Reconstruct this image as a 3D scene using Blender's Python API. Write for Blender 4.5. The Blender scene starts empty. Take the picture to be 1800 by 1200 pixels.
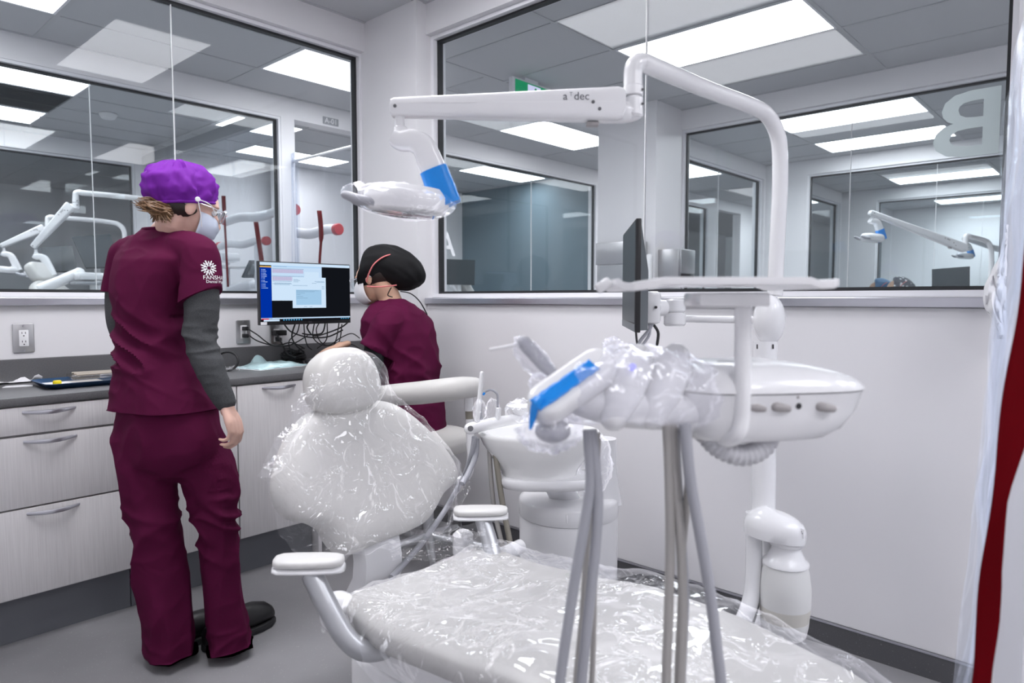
import bpy, bmesh, math, random
from mathutils import Vector as V, Matrix, noise, Quaternion
from mathutils.bvhtree import BVHTree
random.seed(7)
S = bpy.context.scene
C = S.collection
PI = math.pi

# ---------------------------------------------------------------- camera
F = 1209.35                                   # focal length in pixels of the 1800 px frame
YAW, PITCH = math.radians(42.346), math.radians(-3.554)
EYE = V((0, 0, 1.25))
cf = V((math.cos(YAW) * math.cos(PITCH), math.sin(YAW) * math.cos(PITCH), math.sin(PITCH)))
cr = V((math.sin(YAW), -math.cos(YAW), 0))
cu = cr.cross(cf)
cd = bpy.data.cameras.new('camera')
cam = bpy.data.objects.new('camera', cd)
C.objects.link(cam)
m = Matrix.Identity(4)
for i in range(3):
    m[i][0], m[i][1], m[i][2], m[i][3] = cr[i], cu[i], -cf[i], EYE[i]
cam.matrix_world = m
cd.sensor_width = 36
cd.lens = F / 1800 * 36
cd.clip_start = 0.02
cd.clip_end = 60
cd.dof.use_dof = True
cd.dof.focus_distance = 2.75
cd.dof.aperture_fstop = 3.2
S.camera = cam

# ---------------------------------------------------------------- world, exposure
w = bpy.data.worlds.new('world')
S.world = w
w.use_nodes = True
w.node_tree.nodes['Background'].inputs[0].default_value = (0.75, 0.8, 0.9, 1)
w.node_tree.nodes['Background'].inputs[1].default_value = 0.15
S.view_settings.view_transform = 'Standard'
S.view_settings.look = 'None'
S.view_settings.exposure = 0.0
S.view_settings.gamma = 1
S.view_settings.use_curve_mapping = False
S.cycles.max_bounces = 14
S.cycles.diffuse_bounces = 5
S.cycles.glossy_bounces = 5
S.cycles.transparent_max_bounces = 40
S.cycles.caustics_reflective = False
S.cycles.caustics_refractive = False
S.cycles.sample_clamp_indirect = 6
LAMP = 8.5                                      # glow of the ceiling panel diffusers
BEAM = 11.0                                     # watts each panel throws downwards

def pt(x, y, d):
    """the point seen at photo pixel x, y at depth d metres (survey helper)"""
    return EYE + (cr * ((x - 900) / F) - cu * ((y - 600) / F) + cf) * d
def ray(x, y): return cr * ((x - 900) / F) - cu * ((y - 600) / F) + cf
def on_x(x, y, X): r = ray(x, y); return EYE + r * (X / r.x)
def on_y(x, y, Y): r = ray(x, y); return EYE + r * (Y / r.y)
def on_z(x, y, Z): r = ray(x, y); return EYE + r * ((Z - EYE.z) / r.z)

# ---------------------------------------------------------------- materials
M = {}
def mat(name, col, rough=0.5, metal=0.0, bump=None, spec=0.5, coat=0.0, var=None, sss=0.0, alpha=None, trans=0.0):
    k = bpy.data.materials.new(name); k.use_nodes = True
    nt = k.node_tree; b = nt.nodes['Principled BSDF']
    b.inputs['Base Color'].default_value = (*col, 1)
    b.inputs['Roughness'].default_value = rough
    b.inputs['Metallic'].default_value = metal
    b.inputs['Specular IOR Level'].default_value = spec
    b.inputs['Coat Weight'].default_value = coat
    if sss:
        b.inputs['Subsurface Weight'].default_value = sss
        b.inputs['Subsurface Radius'].default_value = (0.01, 0.004, 0.002)
    tc = None
    def coords(scale):
        t = nt.nodes.new('ShaderNodeTexCoord'); mp = nt.nodes.new('ShaderNodeMapping')
        mp.inputs['Scale'].default_value = scale
        nt.links.new(t.outputs['Object'], mp.inputs['Vector'])
        return mp.outputs['Vector']
    if var:                                    # (second colour, scale tuple, lo, hi)
        n = nt.nodes.new('ShaderNodeTexNoise'); n.inputs['Scale'].default_value = 1; n.inputs['Detail'].default_value = 3
        nt.links.new(coords(var[1]), n.inputs['Vector'])
        r = nt.nodes.new('ShaderNodeValToRGB')
        r.color_ramp.elements[0].position = var[2]; r.color_ramp.elements[1].position = var[3]
        r.color_ramp.elements[0].color = (*col, 1); r.color_ramp.elements[1].color = (*var[0], 1)
        nt.links.new(n.outputs['Fac'], r.inputs['Fac'])
        nt.links.new(r.outputs['Color'], b.inputs['Base Color'])
    if bump:                                   # (scale tuple, strength, distance)
        n = nt.nodes.new('ShaderNodeTexNoise'); n.inputs['Scale'].default_value = 1; n.inputs['Detail'].default_value = 4
        nt.links.new(coords(bump[0]), n.inputs['Vector'])
        bp = nt.nodes.new('ShaderNodeBump'); bp.inputs['Strength'].default_value = bump[1]; bp.inputs['Distance'].default_value = bump[2]
        nt.links.new(n.outputs['Fac'], bp.inputs['Height'])
        nt.links.new(bp.outputs['Normal'], b.inputs['Normal'])
    M[name] = k
    return k
def emis(name, col, s):
    k = bpy.data.materials.new(name); k.use_nodes = True
    nt = k.node_tree; nt.nodes.clear()
    e = nt.nodes.new('ShaderNodeEmission'); o = nt.nodes.new('ShaderNodeOutputMaterial')
    e.inputs[0].default_value = (*col, 1); e.inputs[1].default_value = s
    nt.links.new(e.outputs[0], o.inputs[0]); M[name] = k
    return k
def clear(name, tint, refl=1.0, rough=0.0, bump=None, haze=0.0, hazecol=(0.8, 0.82, 0.86), base=0.0, crease=False):
    """thin clear sheet: straight-through light + Fresnel gloss (+ a little milky haze)"""
    k = bpy.data.materials.new(name); k.use_nodes = True
    nt = k.node_tree; nt.nodes.clear(); N = nt.nodes.new; L = nt.links.new
    o = N('ShaderNodeOutputMaterial'); t = N('ShaderNodeBsdfTransparent'); g = N('ShaderNodeBsdfGlossy')
    t.inputs[0].default_value = (*tint, 1); g.inputs['Roughness'].default_value = rough
    # Schlick reflectance from the angle alone, the same from both faces of the sheet
    lw = N('ShaderNodeLayerWeight'); lw.inputs['Blend'].default_value = 0.5
    pw = N('ShaderNodeMath'); pw.operation = 'POWER'; pw.inputs[1].default_value = 5
    fr = N('ShaderNodeMath'); fr.operation = 'MULTIPLY_ADD'; fr.inputs[1].default_value = 0.96; fr.inputs[2].default_value = 0.04
    L(lw.outputs['Facing'], pw.inputs[0]); L(pw.outputs[0], fr.inputs[0])
    ma = N('ShaderNodeMath'); ma.operation = 'MULTIPLY_ADD'; ma.use_clamp = True
    ma.inputs[1].default_value = refl; ma.inputs[2].default_value = base
    L(fr.outputs[0], ma.inputs[0])
    mx = N('ShaderNodeMixShader'); L(ma.outputs[0], mx.inputs[0])
    if haze:
        df = N('ShaderNodeBsdfDiffuse'); df.inputs[0].default_value = (*hazecol, 1)
        tl = N('ShaderNodeBsdfTranslucent'); tl.inputs[0].default_value = (*hazecol, 1)
        ad = N('ShaderNodeMixShader'); ad.inputs[0].default_value = 0.5
        L(df.outputs[0], ad.inputs[1]); L(tl.outputs[0], ad.inputs[2])
        hz = N('ShaderNodeMixShader'); hz.inputs[0].default_value = haze
        L(t.outputs[0], hz.inputs[1]); L(ad.outputs[0], hz.inputs[2]); L(hz.outputs[0], mx.inputs[1])
    else:
        L(t.outputs[0], mx.inputs[1])
    if crease:                                 # loose film: gloss laid over what lies beneath
        cap = N('ShaderNodeMath'); cap.operation = 'MINIMUM'; cap.inputs[1].default_value = 0.32
        L(ma.outputs[0], cap.inputs[0]); L(cap.outputs[0], g.inputs['Color'])
        src = hz.outputs[0] if haze else t.outputs[0]
        ads = N('ShaderNodeAddShader'); L(src, ads.inputs[0]); L(g.outputs[0], ads.inputs[1]); L(ads.outputs[0], o.inputs[0])
    else:
        L(g.outputs[0], mx.inputs[2]); L(mx.outputs[0], o.inputs[0])
    if bump:
        tcn = N('ShaderNodeTexCoord'); mp = N('ShaderNodeMapping'); mp.inputs['Scale'].default_value = bump[0]
        n = N('ShaderNodeTexNoise'); n.inputs['Scale'].default_value = 1; n.inputs['Detail'].default_value = 3; n.inputs['Distortion'].default_value = 0.8
        bp = N('ShaderNodeBump'); bp.inputs['Strength'].default_value = bump[1]; bp.inputs['Distance'].default_value = bump[2]
        L(tcn.outputs['Object'], mp.inputs[0]); L(mp.outputs[0], n.inputs['Vector'])
        sb = N('ShaderNodeMath'); sb.operation = 'SUBTRACT'; sb.inputs[1].default_value = 0.5
        ab = N('ShaderNodeMath'); ab.operation = 'ABSOLUTE'; sm = N('ShaderNodeMath'); sm.operation = 'MULTIPLY_ADD'; sm.inputs[1].default_value = -1.1 if crease else 0.0
        L(n.outputs['Fac'], sb.inputs[0]); L(sb.outputs[0], ab.inputs[0]); L(ab.outputs[0], sm.inputs[0]); L(n.outputs['Fac'], sm.inputs[2])
        L(sm.outputs[0], bp.inputs['Height'])
        L(bp.outputs[0], g.inputs['Normal']); L(bp.outputs[0], lw.inputs['Normal'])
    M[name] = k
    return k

mat('wall', (0.765, 0.757, 0.775), 0.42, bump=((60, 60, 60), 0.04, 0.002))
mat('tile', (0.55, 0.56, 0.58), 0.9, bump=((220, 220, 220), 0.25, 0.002))
mat('grid', (0.50, 0.51, 0.53), 0.5)
mat('frame', (0.78, 0.78, 0.81), 0.35)
mat('gasket', (0.012, 0.013, 0.016), 0.5)
mat('alu', (0.55, 0.55, 0.60), 0.32, 0.85, bump=((3, 3, 400), 0.08, 0.001))
mat('steel', (0.52, 0.52, 0.53), 0.34, 1.0, bump=((4, 4, 300), 0.05, 0.001))
mat('base', (0.085, 0.085, 0.092), 0.5, var=((0.22, 0.22, 0.23), (190, 190, 190), 0.66, 0.72))
mat('laminate', (0.60, 0.585, 0.59), 0.45, var=((0.665, 0.65, 0.655), (330, 330, 7), 0.36, 0.64), bump=((330, 330, 7), 0.04, 0.001))
mat('carcass', (0.45, 0.44, 0.45), 0.5)
mat('kick', (0.135, 0.142, 0.16), 0.4, bump=((3, 3, 200), 0.03, 0.001))
mat('counter', (0.105, 0.105, 0.110), 0.38, var=((0.13, 0.13, 0.135), (300, 300, 300), 0.4, 0.6))
mat('white', (0.80, 0.80, 0.815), 0.22, coat=0.3)
mat('whitematte', (0.78, 0.78, 0.79), 0.45)
mat('paper', (0.82, 0.82, 0.84), 0.8)
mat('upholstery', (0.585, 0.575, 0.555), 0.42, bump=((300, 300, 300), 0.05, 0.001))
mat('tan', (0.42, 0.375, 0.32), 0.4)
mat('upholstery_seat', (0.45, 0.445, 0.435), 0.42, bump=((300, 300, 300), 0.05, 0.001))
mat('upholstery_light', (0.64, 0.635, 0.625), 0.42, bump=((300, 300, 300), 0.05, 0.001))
mat('silver', (0.50, 0.51, 0.53), 0.36, 0.75)
mat('hose', (0.36, 0.365, 0.40), 0.42)
mat('hosegray', (0.38, 0.365, 0.35), 0.45)
mat('ridge', (0.60, 0.60, 0.63), 0.5)
mat('knob', (0.36, 0.34, 0.34), 0.5)
mat('dark', (0.015, 0.015, 0.018), 0.35)
mat('rubber', (0.010, 0.010, 0.012), 0.55)
mat('clog', (0.010, 0.010, 0.011), 0.42)
mat('bezel', (0.012, 0.012, 0.014), 0.4)
mat('moncase', (0.10, 0.115, 0.125), 0.45)
mat('screenoff', (0.028, 0.038, 0.045), 0.4, spec=0.25)
mat('scrub', (0.080, 0.006, 0.034), 0.8, spec=0.08, bump=((500, 500, 500), 0.10, 0.001))
mat('sleevegray', (0.050, 0.052, 0.056), 0.85, spec=0.2, var=((0.075, 0.078, 0.082), (400, 400, 400), 0.4, 0.65))
mat('sleeveblack', (0.012, 0.013, 0.015), 0.85, spec=0.2)
mat('purple', (0.155, 0.012, 0.30), 0.7, spec=0.25, bump=((400, 400, 400), 0.08, 0.001))
mat('blackcap', (0.007, 0.007, 0.008), 0.7, spec=0.2)
mat('skin1', (0.68, 0.43, 0.35), 0.5, sss=0.12)
mat('skin2', (0.58, 0.355, 0.25), 0.5, sss=0.12)
mat('hair1', (0.14, 0.075, 0.038), 0.5, var=((0.26, 0.15, 0.075), (120, 120, 12), 0.4, 0.65))
mat('hairdark', (0.022, 0.014, 0.011), 0.5)
mat('maskblue', (0.52, 0.57, 0.68), 0.8)
mat('maskwhite', (0.80, 0.79, 0.80), 0.75)
mat('pink', (0.72, 0.20, 0.20), 0.6)
mat('bluetape', (0.0, 0.23, 0.72), 0.35, bump=((60, 60, 60), 0.4, 0.003))
mat('redtape', (0.125, 0.001, 0.004), 0.6, spec=0.05, bump=((4, 4, 8), 0.1, 0.01))
mat('redcap', (0.45, 0.008, 0.02), 0.45)
mat('traynavy', (0.018, 0.060, 0.14), 0.35)
mat('yellow', (0.85, 0.66, 0.0), 0.4)
mat('pouch', (0.50, 0.70, 0.72), 0.3, bump=((40, 40, 40), 0.5, 0.004))
mat('green', (0.01, 0.24, 0.10), 0.4)
mat('bluegray', (0.13, 0.185, 0.22), 0.5)
mat('signgray', (0.33, 0.34, 0.36), 0.5)
mat('signwhite', (0.8, 0.8, 0.82), 0.5)
mat('logogray', (0.10, 0.10, 0.12), 0.5)
mat('screw', (0.14, 0.14, 0.15), 0.4, 0.3)
mat('logowhite', (0.85, 0.84, 0.86), 0.7)
mat('bottle', (0.72, 0.72, 0.71), 0.35, sss=0.0)
mat('bottlewater', (0.62, 0.60, 0.55), 0.35)
mat('frost', (0.50, 0.58, 0.58), 0.6)
mat('eyewhite', (0.8, 0.8, 0.78), 0.2)
mat('iris', (0.08, 0.05, 0.03), 0.2)
mat('grille', (0.05, 0.055, 0.06), 0.5)
mat('brass', (0.27, 0.25, 0.21), 0.4, 0.3)
mat('ceramic', (0.80, 0.80, 0.80), 0.12, coat=0.5)
clear('glass', (0.955, 0.977, 0.982), refl=0.6)
clear('lens', (0.93, 0.95, 0.96), refl=1.2)
clear('film', (0.985, 0.985, 0.99), refl=1.5, rough=0.05, bump=((8.5, 8.5, 8.5), 0.9, 0.042), haze=0.02, crease=True)
clear('filmwrap', (0.96, 0.96, 0.98), refl=1.5, rough=0.10, bump=((26, 26, 26), 0.8, 0.015), haze=0.22, hazecol=(0.85, 0.85, 0.88), crease=True)
clear('filmhang', (0.93, 0.945, 0.97), refl=0.28, rough=0.2, bump=((5, 5, 2), 0.5, 0.05), haze=0.07, hazecol=(0.50, 0.53, 0.60), crease=True)
clear('cleartray', (0.86, 0.83, 0.79), refl=1.4, rough=0.05, haze=0.12, hazecol=(0.6, 0.56, 0.5))
emis('panel', (0.965, 0.96, 1.0), LAMP)
emis('signlit', (0.72, 0.72, 1.0), 0.9)
emis('signgreen', (0.01, 0.30, 0.13), 0.8)
emis('led', (0.35, 0.35, 1.0), 1.3)

def floor_mat():
    k = mat('floor', (0.235, 0.232, 0.242), 0.38)
    nt = k.node_tree; N = nt.nodes.new; L = nt.links.new; b = nt.nodes['Principled BSDF']
    tc = N('ShaderNodeTexCoord')
    v = N('ShaderNodeTexVoronoi'); v.inputs['Scale'].default_value = 150
    v2 = N('ShaderNodeTexNoise'); v2.inputs['Scale'].default_value = 95; v2.inputs['Detail'].default_value = 2
    big = N('ShaderNodeTexNoise'); big.inputs['Scale'].default_value = 2.2; big.inputs['Detail'].default_value = 4
    for q in (v, v2, big): L(tc.outputs['Object'], q.inputs['Vector'])
    r1 = N('ShaderNodeValToRGB'); r1.color_ramp.elements[0].position = 0.10; r1.color_ramp.elements[1].position = 0.16
    r1.color_ramp.elements[0].color = (0.42, 0.42, 0.43, 1); r1.color_ramp.elements[1].color = (0, 0, 0, 1)
    L(v.outputs['Distance'], r1.inputs[0])
    r2 = N('ShaderNodeValToRGB'); r2.color_ramp.elements[0].position = 0.52; r2.color_ramp.elements[1].position = 0.62
    r2.color_ramp.elements[0].color = (0, 0, 0, 1); r2.color_ramp.elements[1].color = (1, 1, 1, 1)
    L(v2.outputs['Fac'], r2.inputs[0])
    mu = N('ShaderNodeMix'); mu.data_type = 'RGBA'; mu.blend_type = 'MULTIPLY'; mu.inputs[0].default_value = 1
    L(r1.outputs[0], mu.inputs[6]); L(r2.outputs[0], mu.inputs[7])
    rb = N('ShaderNodeValToRGB'); rb.color_ramp.elements[0].color = (0.215, 0.212, 0.222, 1); rb.color_ramp.elements[1].color = (0.27, 0.267, 0.277, 1)
    rb.color_ramp.elements[0].position = 0.35; rb.color_ramp.elements[1].position = 0.65
    L(big.outputs['Fac'], rb.inputs[0])
    ad = N('ShaderNodeMix'); ad.data_type = 'RGBA'; ad.blend_type = 'ADD'; ad.inputs[0].default_value = 1
    L(rb.outputs[0], ad.inputs[6]); L(mu.outputs[2], ad.inputs[7]); L(ad.outputs[2], b.inputs['Base Color'])
floor_mat()

# ---------------------------------------------------------------- object helpers
def wm(o):
    return (wm(o.parent) @ o.matrix_basis) if o.parent else o.matrix_basis.copy()
def tag(o, label=None, cat=None, group=None, kind=None):
    if label: o['label'] = label
    if cat: o['category'] = cat
    if group: o['group'] = group
    if kind: o['kind'] = kind
    return o
def thing(name, label, cat, loc=(0, 0, 0), group=None, rz=0):
    o = bpy.data.objects.new(name, None); C.objects.link(o)
    o.location = loc; o.rotation_euler = (0, 0, rz); o.empty_display_size = 0.05
    return tag(o, label, cat, group)
def link_mesh(name, me, material, parent=None):
    if material is not None:
        me.materials.clear(); me.materials.append(M[material] if isinstance(material, str) else material)
    o = bpy.data.objects.new(name, me); C.objects.link(o)
    if parent:
        o.parent = parent
        me.transform(wm(parent).inverted())
    return o
def obj(name, bm, material, parent=None, smooth=True, angle=38, label=None):
    bmesh.ops.recalc_face_normals(bm, faces=bm.faces)
    me = bpy.data.meshes.new(name); bm.to_mesh(me); bm.free()
    if smooth:
        me.shade_smooth(); me.set_sharp_from_angle(angle=math.radians(angle))
    o = link_mesh(name, me, material, parent)
    if label: o['label'] = label
    return o
def single(name, bm, material, label, cat, group=None, loc=None, smooth=True):
    """a thing that is one mesh, its origin at its own base"""
    o = obj(name, bm, material, None, smooth)
    vs = [v.co for v in o.data.vertices]
    if loc is None:
        loc = V((sum(v.x for v in vs) / len(vs), sum(v.y for v in vs) / len(vs), min(v.z for v in vs)))
    o.data.transform(Matrix.Translation(-V(loc))); o.location = loc
    return tag(o, label, cat, group)
def struct(name, bm, material, parent=None, smooth=False):
    o = obj(name, bm, material, parent, smooth)
    if not parent: o['kind'] = 'structure'
    return o
def copy_tree(o, parent=None):
    c = o.copy(); C.objects.link(c)
    c.parent = parent
    for ch in [x for x in C.objects if x.parent == o]:
        copy_tree(ch, c)
    return c
def nb(): return bmesh.new()

def box(bm, x0, x1, y0, y1, z0, z1, bev=0.0, T=None, seg=2):
    r = bmesh.ops.create_cube(bm, size=1)
    vs = r['verts']
    for v in vs:
        v.co = V((x0 + (v.co.x + .5) * (x1 - x0), y0 + (v.co.y + .5) * (y1 - y0), z0 + (v.co.z + .5) * (z1 - z0)))
    if bev:
        es = list({e for v in vs for e in v.link_edges})
        r = bmesh.ops.bevel(bm, geom=es, offset=bev, segments=seg, affect='EDGES', profile=0.5)
        vs = list({v for f in r['faces'] for v in f.verts} | {v for v in vs if v.is_valid})
        vs = [v for v in vs if v.is_valid]
    if T is not None:
        bmesh.ops.transform(bm, matrix=T, verts=vs)
    return vs
def basis(o, x, y, z):
    k = Matrix.Identity(4)
    for i in range(3): k[i][0], k[i][1], k[i][2], k[i][3] = x[i], y[i], z[i], o[i]
    return k
def frame_of(d, up=V((0, 0, 1))):
    d = V(d).normalized()
    if abs(d.dot(up)) > 0.98: up = V((1, 0, 0))
    a = up.cross(d).normalized()
    return a, d.cross(a).normalized()
def spline(pts, n=8, closed=False):
    P = [V(p) for p in pts]; out = []; L = len(P)
    for i in range(L if closed else L - 1):
        g = (lambda k: P[k % L]) if closed else (lambda k: P[max(0, min(L - 1, k))])
        p0, p1, p2, p3 = g(i - 1), g(i), g(i + 1), g(i + 2)
        for k in range(n):
            t = k / n
            out.append(0.5 * ((2 * p1) + (p2 - p0) * t + (2 * p0 - 5 * p1 + 4 * p2 - p3) * t * t + (3 * p1 - p0 - 3 * p2 + p3) * t ** 3))
    if not closed: out.append(P[-1])
    return out
def lerp_list(vals, n):
    out = []
    for i in range(n):
        t = i / (n - 1) * (len(vals) - 1); k = min(int(t), len(vals) - 2)
        out.append(vals[k] + (vals[k + 1] - vals[k]) * (t - k))
    return out
def loft(bm, rings, cap=True, closed=False):
    R = [[bm.verts.new(p) for p in r] for r in rings]
    n = len(R[0])
    for a, b in zip(R, R[1:] + ([R[0]] if closed else [])):
        for i in range(n):
            bm.faces.new((a[i], a[(i + 1) % n], b[(i + 1) % n], b[i]))
    if cap and not closed:
        bm.faces.new(list(reversed(R[0]))); bm.faces.new(R[-1])
    return R
def tube(bm, pts, r, seg=12, cap=True, round_ends=False, flat=1.0, closed=False, up=V((0, 0, 1))):
    P = [V(p) for p in pts]
    rs = lerp_list(r, len(P)) if isinstance(r, (list, tuple)) else [r] * len(P)
    if round_ends:
        d0 = (P[0] - P[1]).normalized(); d1 = (P[-1] - P[-2]).normalized(); ra, rb = rs[0], rs[-1]
        pre = [(P[0] + d0 * ra * math.sin(a), max(ra * math.cos(a), 1e-4)) for a in (1.5, 1.2, .8, .4)]
        post = [(P[-1] + d1 * rb * math.sin(a), max(rb * math.cos(a), 1e-4)) for a in (.4, .8, 1.2, 1.5)]
        P = [p for p, _ in pre] + P + [p for p, _ in post]
        rs = [q for _, q in pre] + rs + [q for _, q in post]
    rings = []; a = None
    n = len(P)
    for i, p in enumerate(P):
        d = (P[(i + 1) % n] - P[i - 1]) if closed else (P[min(i + 1, n - 1)] - P[max(i - 1, 0)])
        d.normalize()
        if a is None: a, b = frame_of(d, up)
        else:
            a = (a - d * a.dot(d)).normalized(); b = d.cross(a).normalized()
        rings.append([p + a * (rs[i] * math.cos(2 * PI * k / seg)) + b * (rs[i] * flat * math.sin(2 * PI * k / seg)) for k in range(seg)])
    return loft(bm, rings, cap, closed)
def cyl(bm, p0, p1, r0, r1=None, seg=24, bev=0.0):
    r1 = r0 if r1 is None else r1
    p0, p1 = V(p0), V(p1)
    if bev:
        d = (p1 - p0).normalized()
        P = [p0, p0 + d * bev, p1 - d * bev, p1]; R = [r0 - bev, r0, r1, r1 - bev]
    else: P = [p0, p1]; R = [r0, r1]
    a, b = frame_of(p1 - p0)
    loft(bm, [[p + a * (q * math.cos(2 * PI * k / seg)) + b * (q * math.sin(2 * PI * k / seg)) for k in range(seg)] for p, q in zip(P, R)])
def ell(bm, c, r, T=None, seg=24, rings=14):
    k = bmesh.ops.create_uvsphere(bm, u_segments=seg, v_segments=rings, radius=1)
    mt = Matrix.Translation(V(c)) @ (T.to_4x4() if T is not None else Matrix.Identity(4)) @ Matrix.Diagonal((*r, 1))
    bmesh.ops.transform(bm, matrix=mt, verts=k['verts'])
    return k['verts']
def lathe(bm, prof, c, T=None, seg=32, sx=1, sy=1, cap=True):
    T = Matrix.Identity(3) if T is None else T
    loft(bm, [[V(c) + T @ V((r * sx * math.cos(2 * PI * k / seg), r * sy * math.sin(2 * PI * k / seg), z)) for k in range(seg)] for r, z in prof], cap)
def prism(bm, outline, T, depth, bev=0.0, seg=2):
    """2-D outline (x, y) extruded along local z by depth"""
    n = len(outline)
    if bev:
        c = V((sum(p[0] for p in outline) / n, sum(p[1] for p in outline) / n, 0))
        def ins(k):
            out = []
            for i in range(n):
                p0, p1, p2 = V((*outline[i - 1], 0)), V((*outline[i], 0)), V((*outline[(i + 1) % n], 0))
                t = (p2 - p0).normalized(); nn = V((t.y, -t.x, 0))
                if nn.dot(p1 - c) > 0 or True:
                    out.append(p1 - nn * k * sgn)
            return out
        area = sum(outline[i - 1][0] * outline[i][1] - outline[i][0] * outline[i - 1][1] for i in range(n))
        sgn = 1 if area > 0 else -1
        lv = []
        for s in range(seg + 1):
            a = PI / 2 * s / seg; lv.append((bev * (1 - math.sin(a)), bev * (1 - math.cos(a))))
        layers = [(k, z) for k, z in lv] + [(k, depth - z) for k, z in reversed(lv)]
        rings = [[T @ V((p.x, p.y, z)) for p in ins(k)] for k, z in layers]
    else:
        rings = [[T @ V((x, y, z)) for x, y in outline] for z in (0, depth)]
    return loft(bm, rings)
def sheet(bm, grid):
    R = [[bm.verts.new(p) for p in row] for row in grid]
    for a, b in zip(R, R[1:]):
        for i in range(len(a) - 1): bm.faces.new((a[i], a[i + 1], b[i + 1], b[i]))
    return R
def rrect(w, h, r, n=4):
    out = []
    for cx, cy, a0 in ((w / 2 - r, h / 2 - r, 0), (-w / 2 + r, h / 2 - r, PI / 2), (-w / 2 + r, -h / 2 + r, PI), (w / 2 - r, -h / 2 + r, 1.5 * PI)):
        for k in range(n + 1):
            a = a0 + PI / 2 * k / n; out.append((cx + r * math.cos(a), cy + r * math.sin(a)))
    return out
def baked(bm, mods):
    """evaluate modifiers on a temporary object and hand back the mesh"""
    me = bpy.data.meshes.new('tmp'); bm.to_mesh(me); bm.free()
    o = bpy.data.objects.new('tmp', me); C.objects.link(o)
    for kind, kw in mods:
        md = o.modifiers.new(kind, kind)
        for a, b in kw.items(): setattr(md, a, b)
    dg = bpy.context.evaluated_depsgraph_get(); dg.update()
    out = bpy.data.meshes.new_from_object(o.evaluated_get(dg), depsgraph=dg)
    bpy.data.objects.remove(o); bpy.data.meshes.remove(me)
    return out
def fuse(bm, voxel=0.008, smooth=6, fac=0.5):
    bmesh.ops.recalc_face_normals(bm, faces=bm.faces)
    return baked(bm, [('REMESH', dict(mode='VOXEL', voxel_size=voxel)), ('SMOOTH', dict(iterations=smooth, factor=fac))])
def displace(me, fn):
    me.update()
    ns = [n.vector.copy() for n in me.vertex_normals]
    for v, n in zip(me.vertices, ns):
        v.co = v.co + n * fn(v.co, n)
    me.update()
def fromesh(name, me, material, parent=None, smooth=True):
    me.name = name
    if smooth: me.shade_smooth()
    return link_mesh(name, me, material, parent)
def text_mesh(s, size, extrude=0.0008, align='CENTER', bold=0.0):
    cu_ = bpy.data.curves.new('txt', 'FONT'); cu_.body = s; cu_.size = size; cu_.extrude = extrude
    cu_.offset = bold * size; cu_.align_x = align; cu_.align_y = 'CENTER'; cu_.resolution_u = 3
    o = bpy.data.objects.new('txt', cu_); C.objects.link(o)
    dg = bpy.context.evaluated_depsgraph_get(); dg.update()
    me = bpy.data.meshes.new_from_object(o.evaluated_get(dg), depsgraph=dg)
    bpy.data.objects.remove(o); bpy.data.curves.remove(cu_)
    return me
def text(name, s, size, T, material, parent=None, extrude=0.0008, align='CENTER'):
    me = text_mesh(s, size, extrude, align); me.transform(T)
    return fromesh(name, me, material, parent, smooth=False)
# ================================================================ the building
CZ = 2.872
b = nb(); box(b, -1.2, 17.5, -2.7, 12.2, -0.06, 0.0); struct('floor', b, 'floor')
b = nb(); box(b, -1.2, 17.5, -2.7, 12.2, CZ + 0.016, CZ + 0.1)
ceiling = struct('ceiling', b, 'tile')

def wall(name, boxes, material='wall'):
    b = nb()
    for q in boxes: box(b, *q)
    return struct(name, b, material)
Z0, Z1, ZH = 1.222, 1.256, 2.705              # ledge bottom / top, header underside
def xwall(name, xa, xb, y0, y1, wy0, wy1, extra=()):
    """wall in a plane X = const with a long window opening wy0..wy1"""
    bs = [(xa, xb, y0, y1, 0, Z1), (xa, xb, y0, y1, ZH, CZ + .016)]
    if wy0 > y0: bs.append((xa, xb, y0, wy0, Z1, ZH))
    if wy1 < y1: bs.append((xa, xb, wy1, y1, Z1, ZH))
    return wall(name, bs + list(extra))
def ywall(name, ya, yb, x0, x1, openings, extra=()):
    bs = [(x0, x1, ya, yb, ZH, CZ + .016)]; x = x0
    for k, a, c in openings:
        if a > x: bs.append((x, a, ya, yb, 0, ZH))
        if k == 'w': bs.append((a, c, ya, yb, 0, Z1))
        x = c
    if x < x1: bs.append((x, x1, ya, yb, 0, ZH))
    return wall(name, bs + list(extra))

wall_right = xwall('wall_right', 2.56, 2.70, 0.22, 3.60, 0.30, 2.977, [(2.49, 2.5605, 2.977, 3.60, 0, CZ + .016)])
wall_left = ywall('wall_left', 3.45, 3.60, -0.45, 2.56, [('w', -0.33, 2.495)])
wall('wall_near', [(-0.60, -0.45, -2.6, 12.1, 0, CZ + .016)])
wall('wall_back', [(-0.60, 17.4, -2.6, -2.45, 0, CZ + .016)])
# pillar with the hand-wash dispensers at the end of the cross corridor
wall('wall_pillar', [(5.04, 5.4605, 2.99, 3.57, 0, CZ + .016)])
xwall('wall_second', 5.46, 5.60, 0.22, 3.60, 0.30, 3.0)
ywall('wall_third', 3.45, 3.60, 5.601, 8.40, [('w', 5.72, 8.37)])
xwall('wall_fourth', 8.40, 8.54, 0.22, 3.60, 0.30, 2.955)
ywall('wall_fifth', 3.45, 3.60, 8.541, 11.30, [('w', 8.66, 11.27)])
xwall('wall_sixth', 11.30, 11.44, 0.22, 3.60, 0.30, 2.955)
ywall('wall_seventh', 3.45, 3.60, 11.441, 14.20, [('w', 11.56, 14.17)])
wall('wall_end', [(14.20, 14.34, 0.22, 3.60, 0, CZ + .016)])
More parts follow.
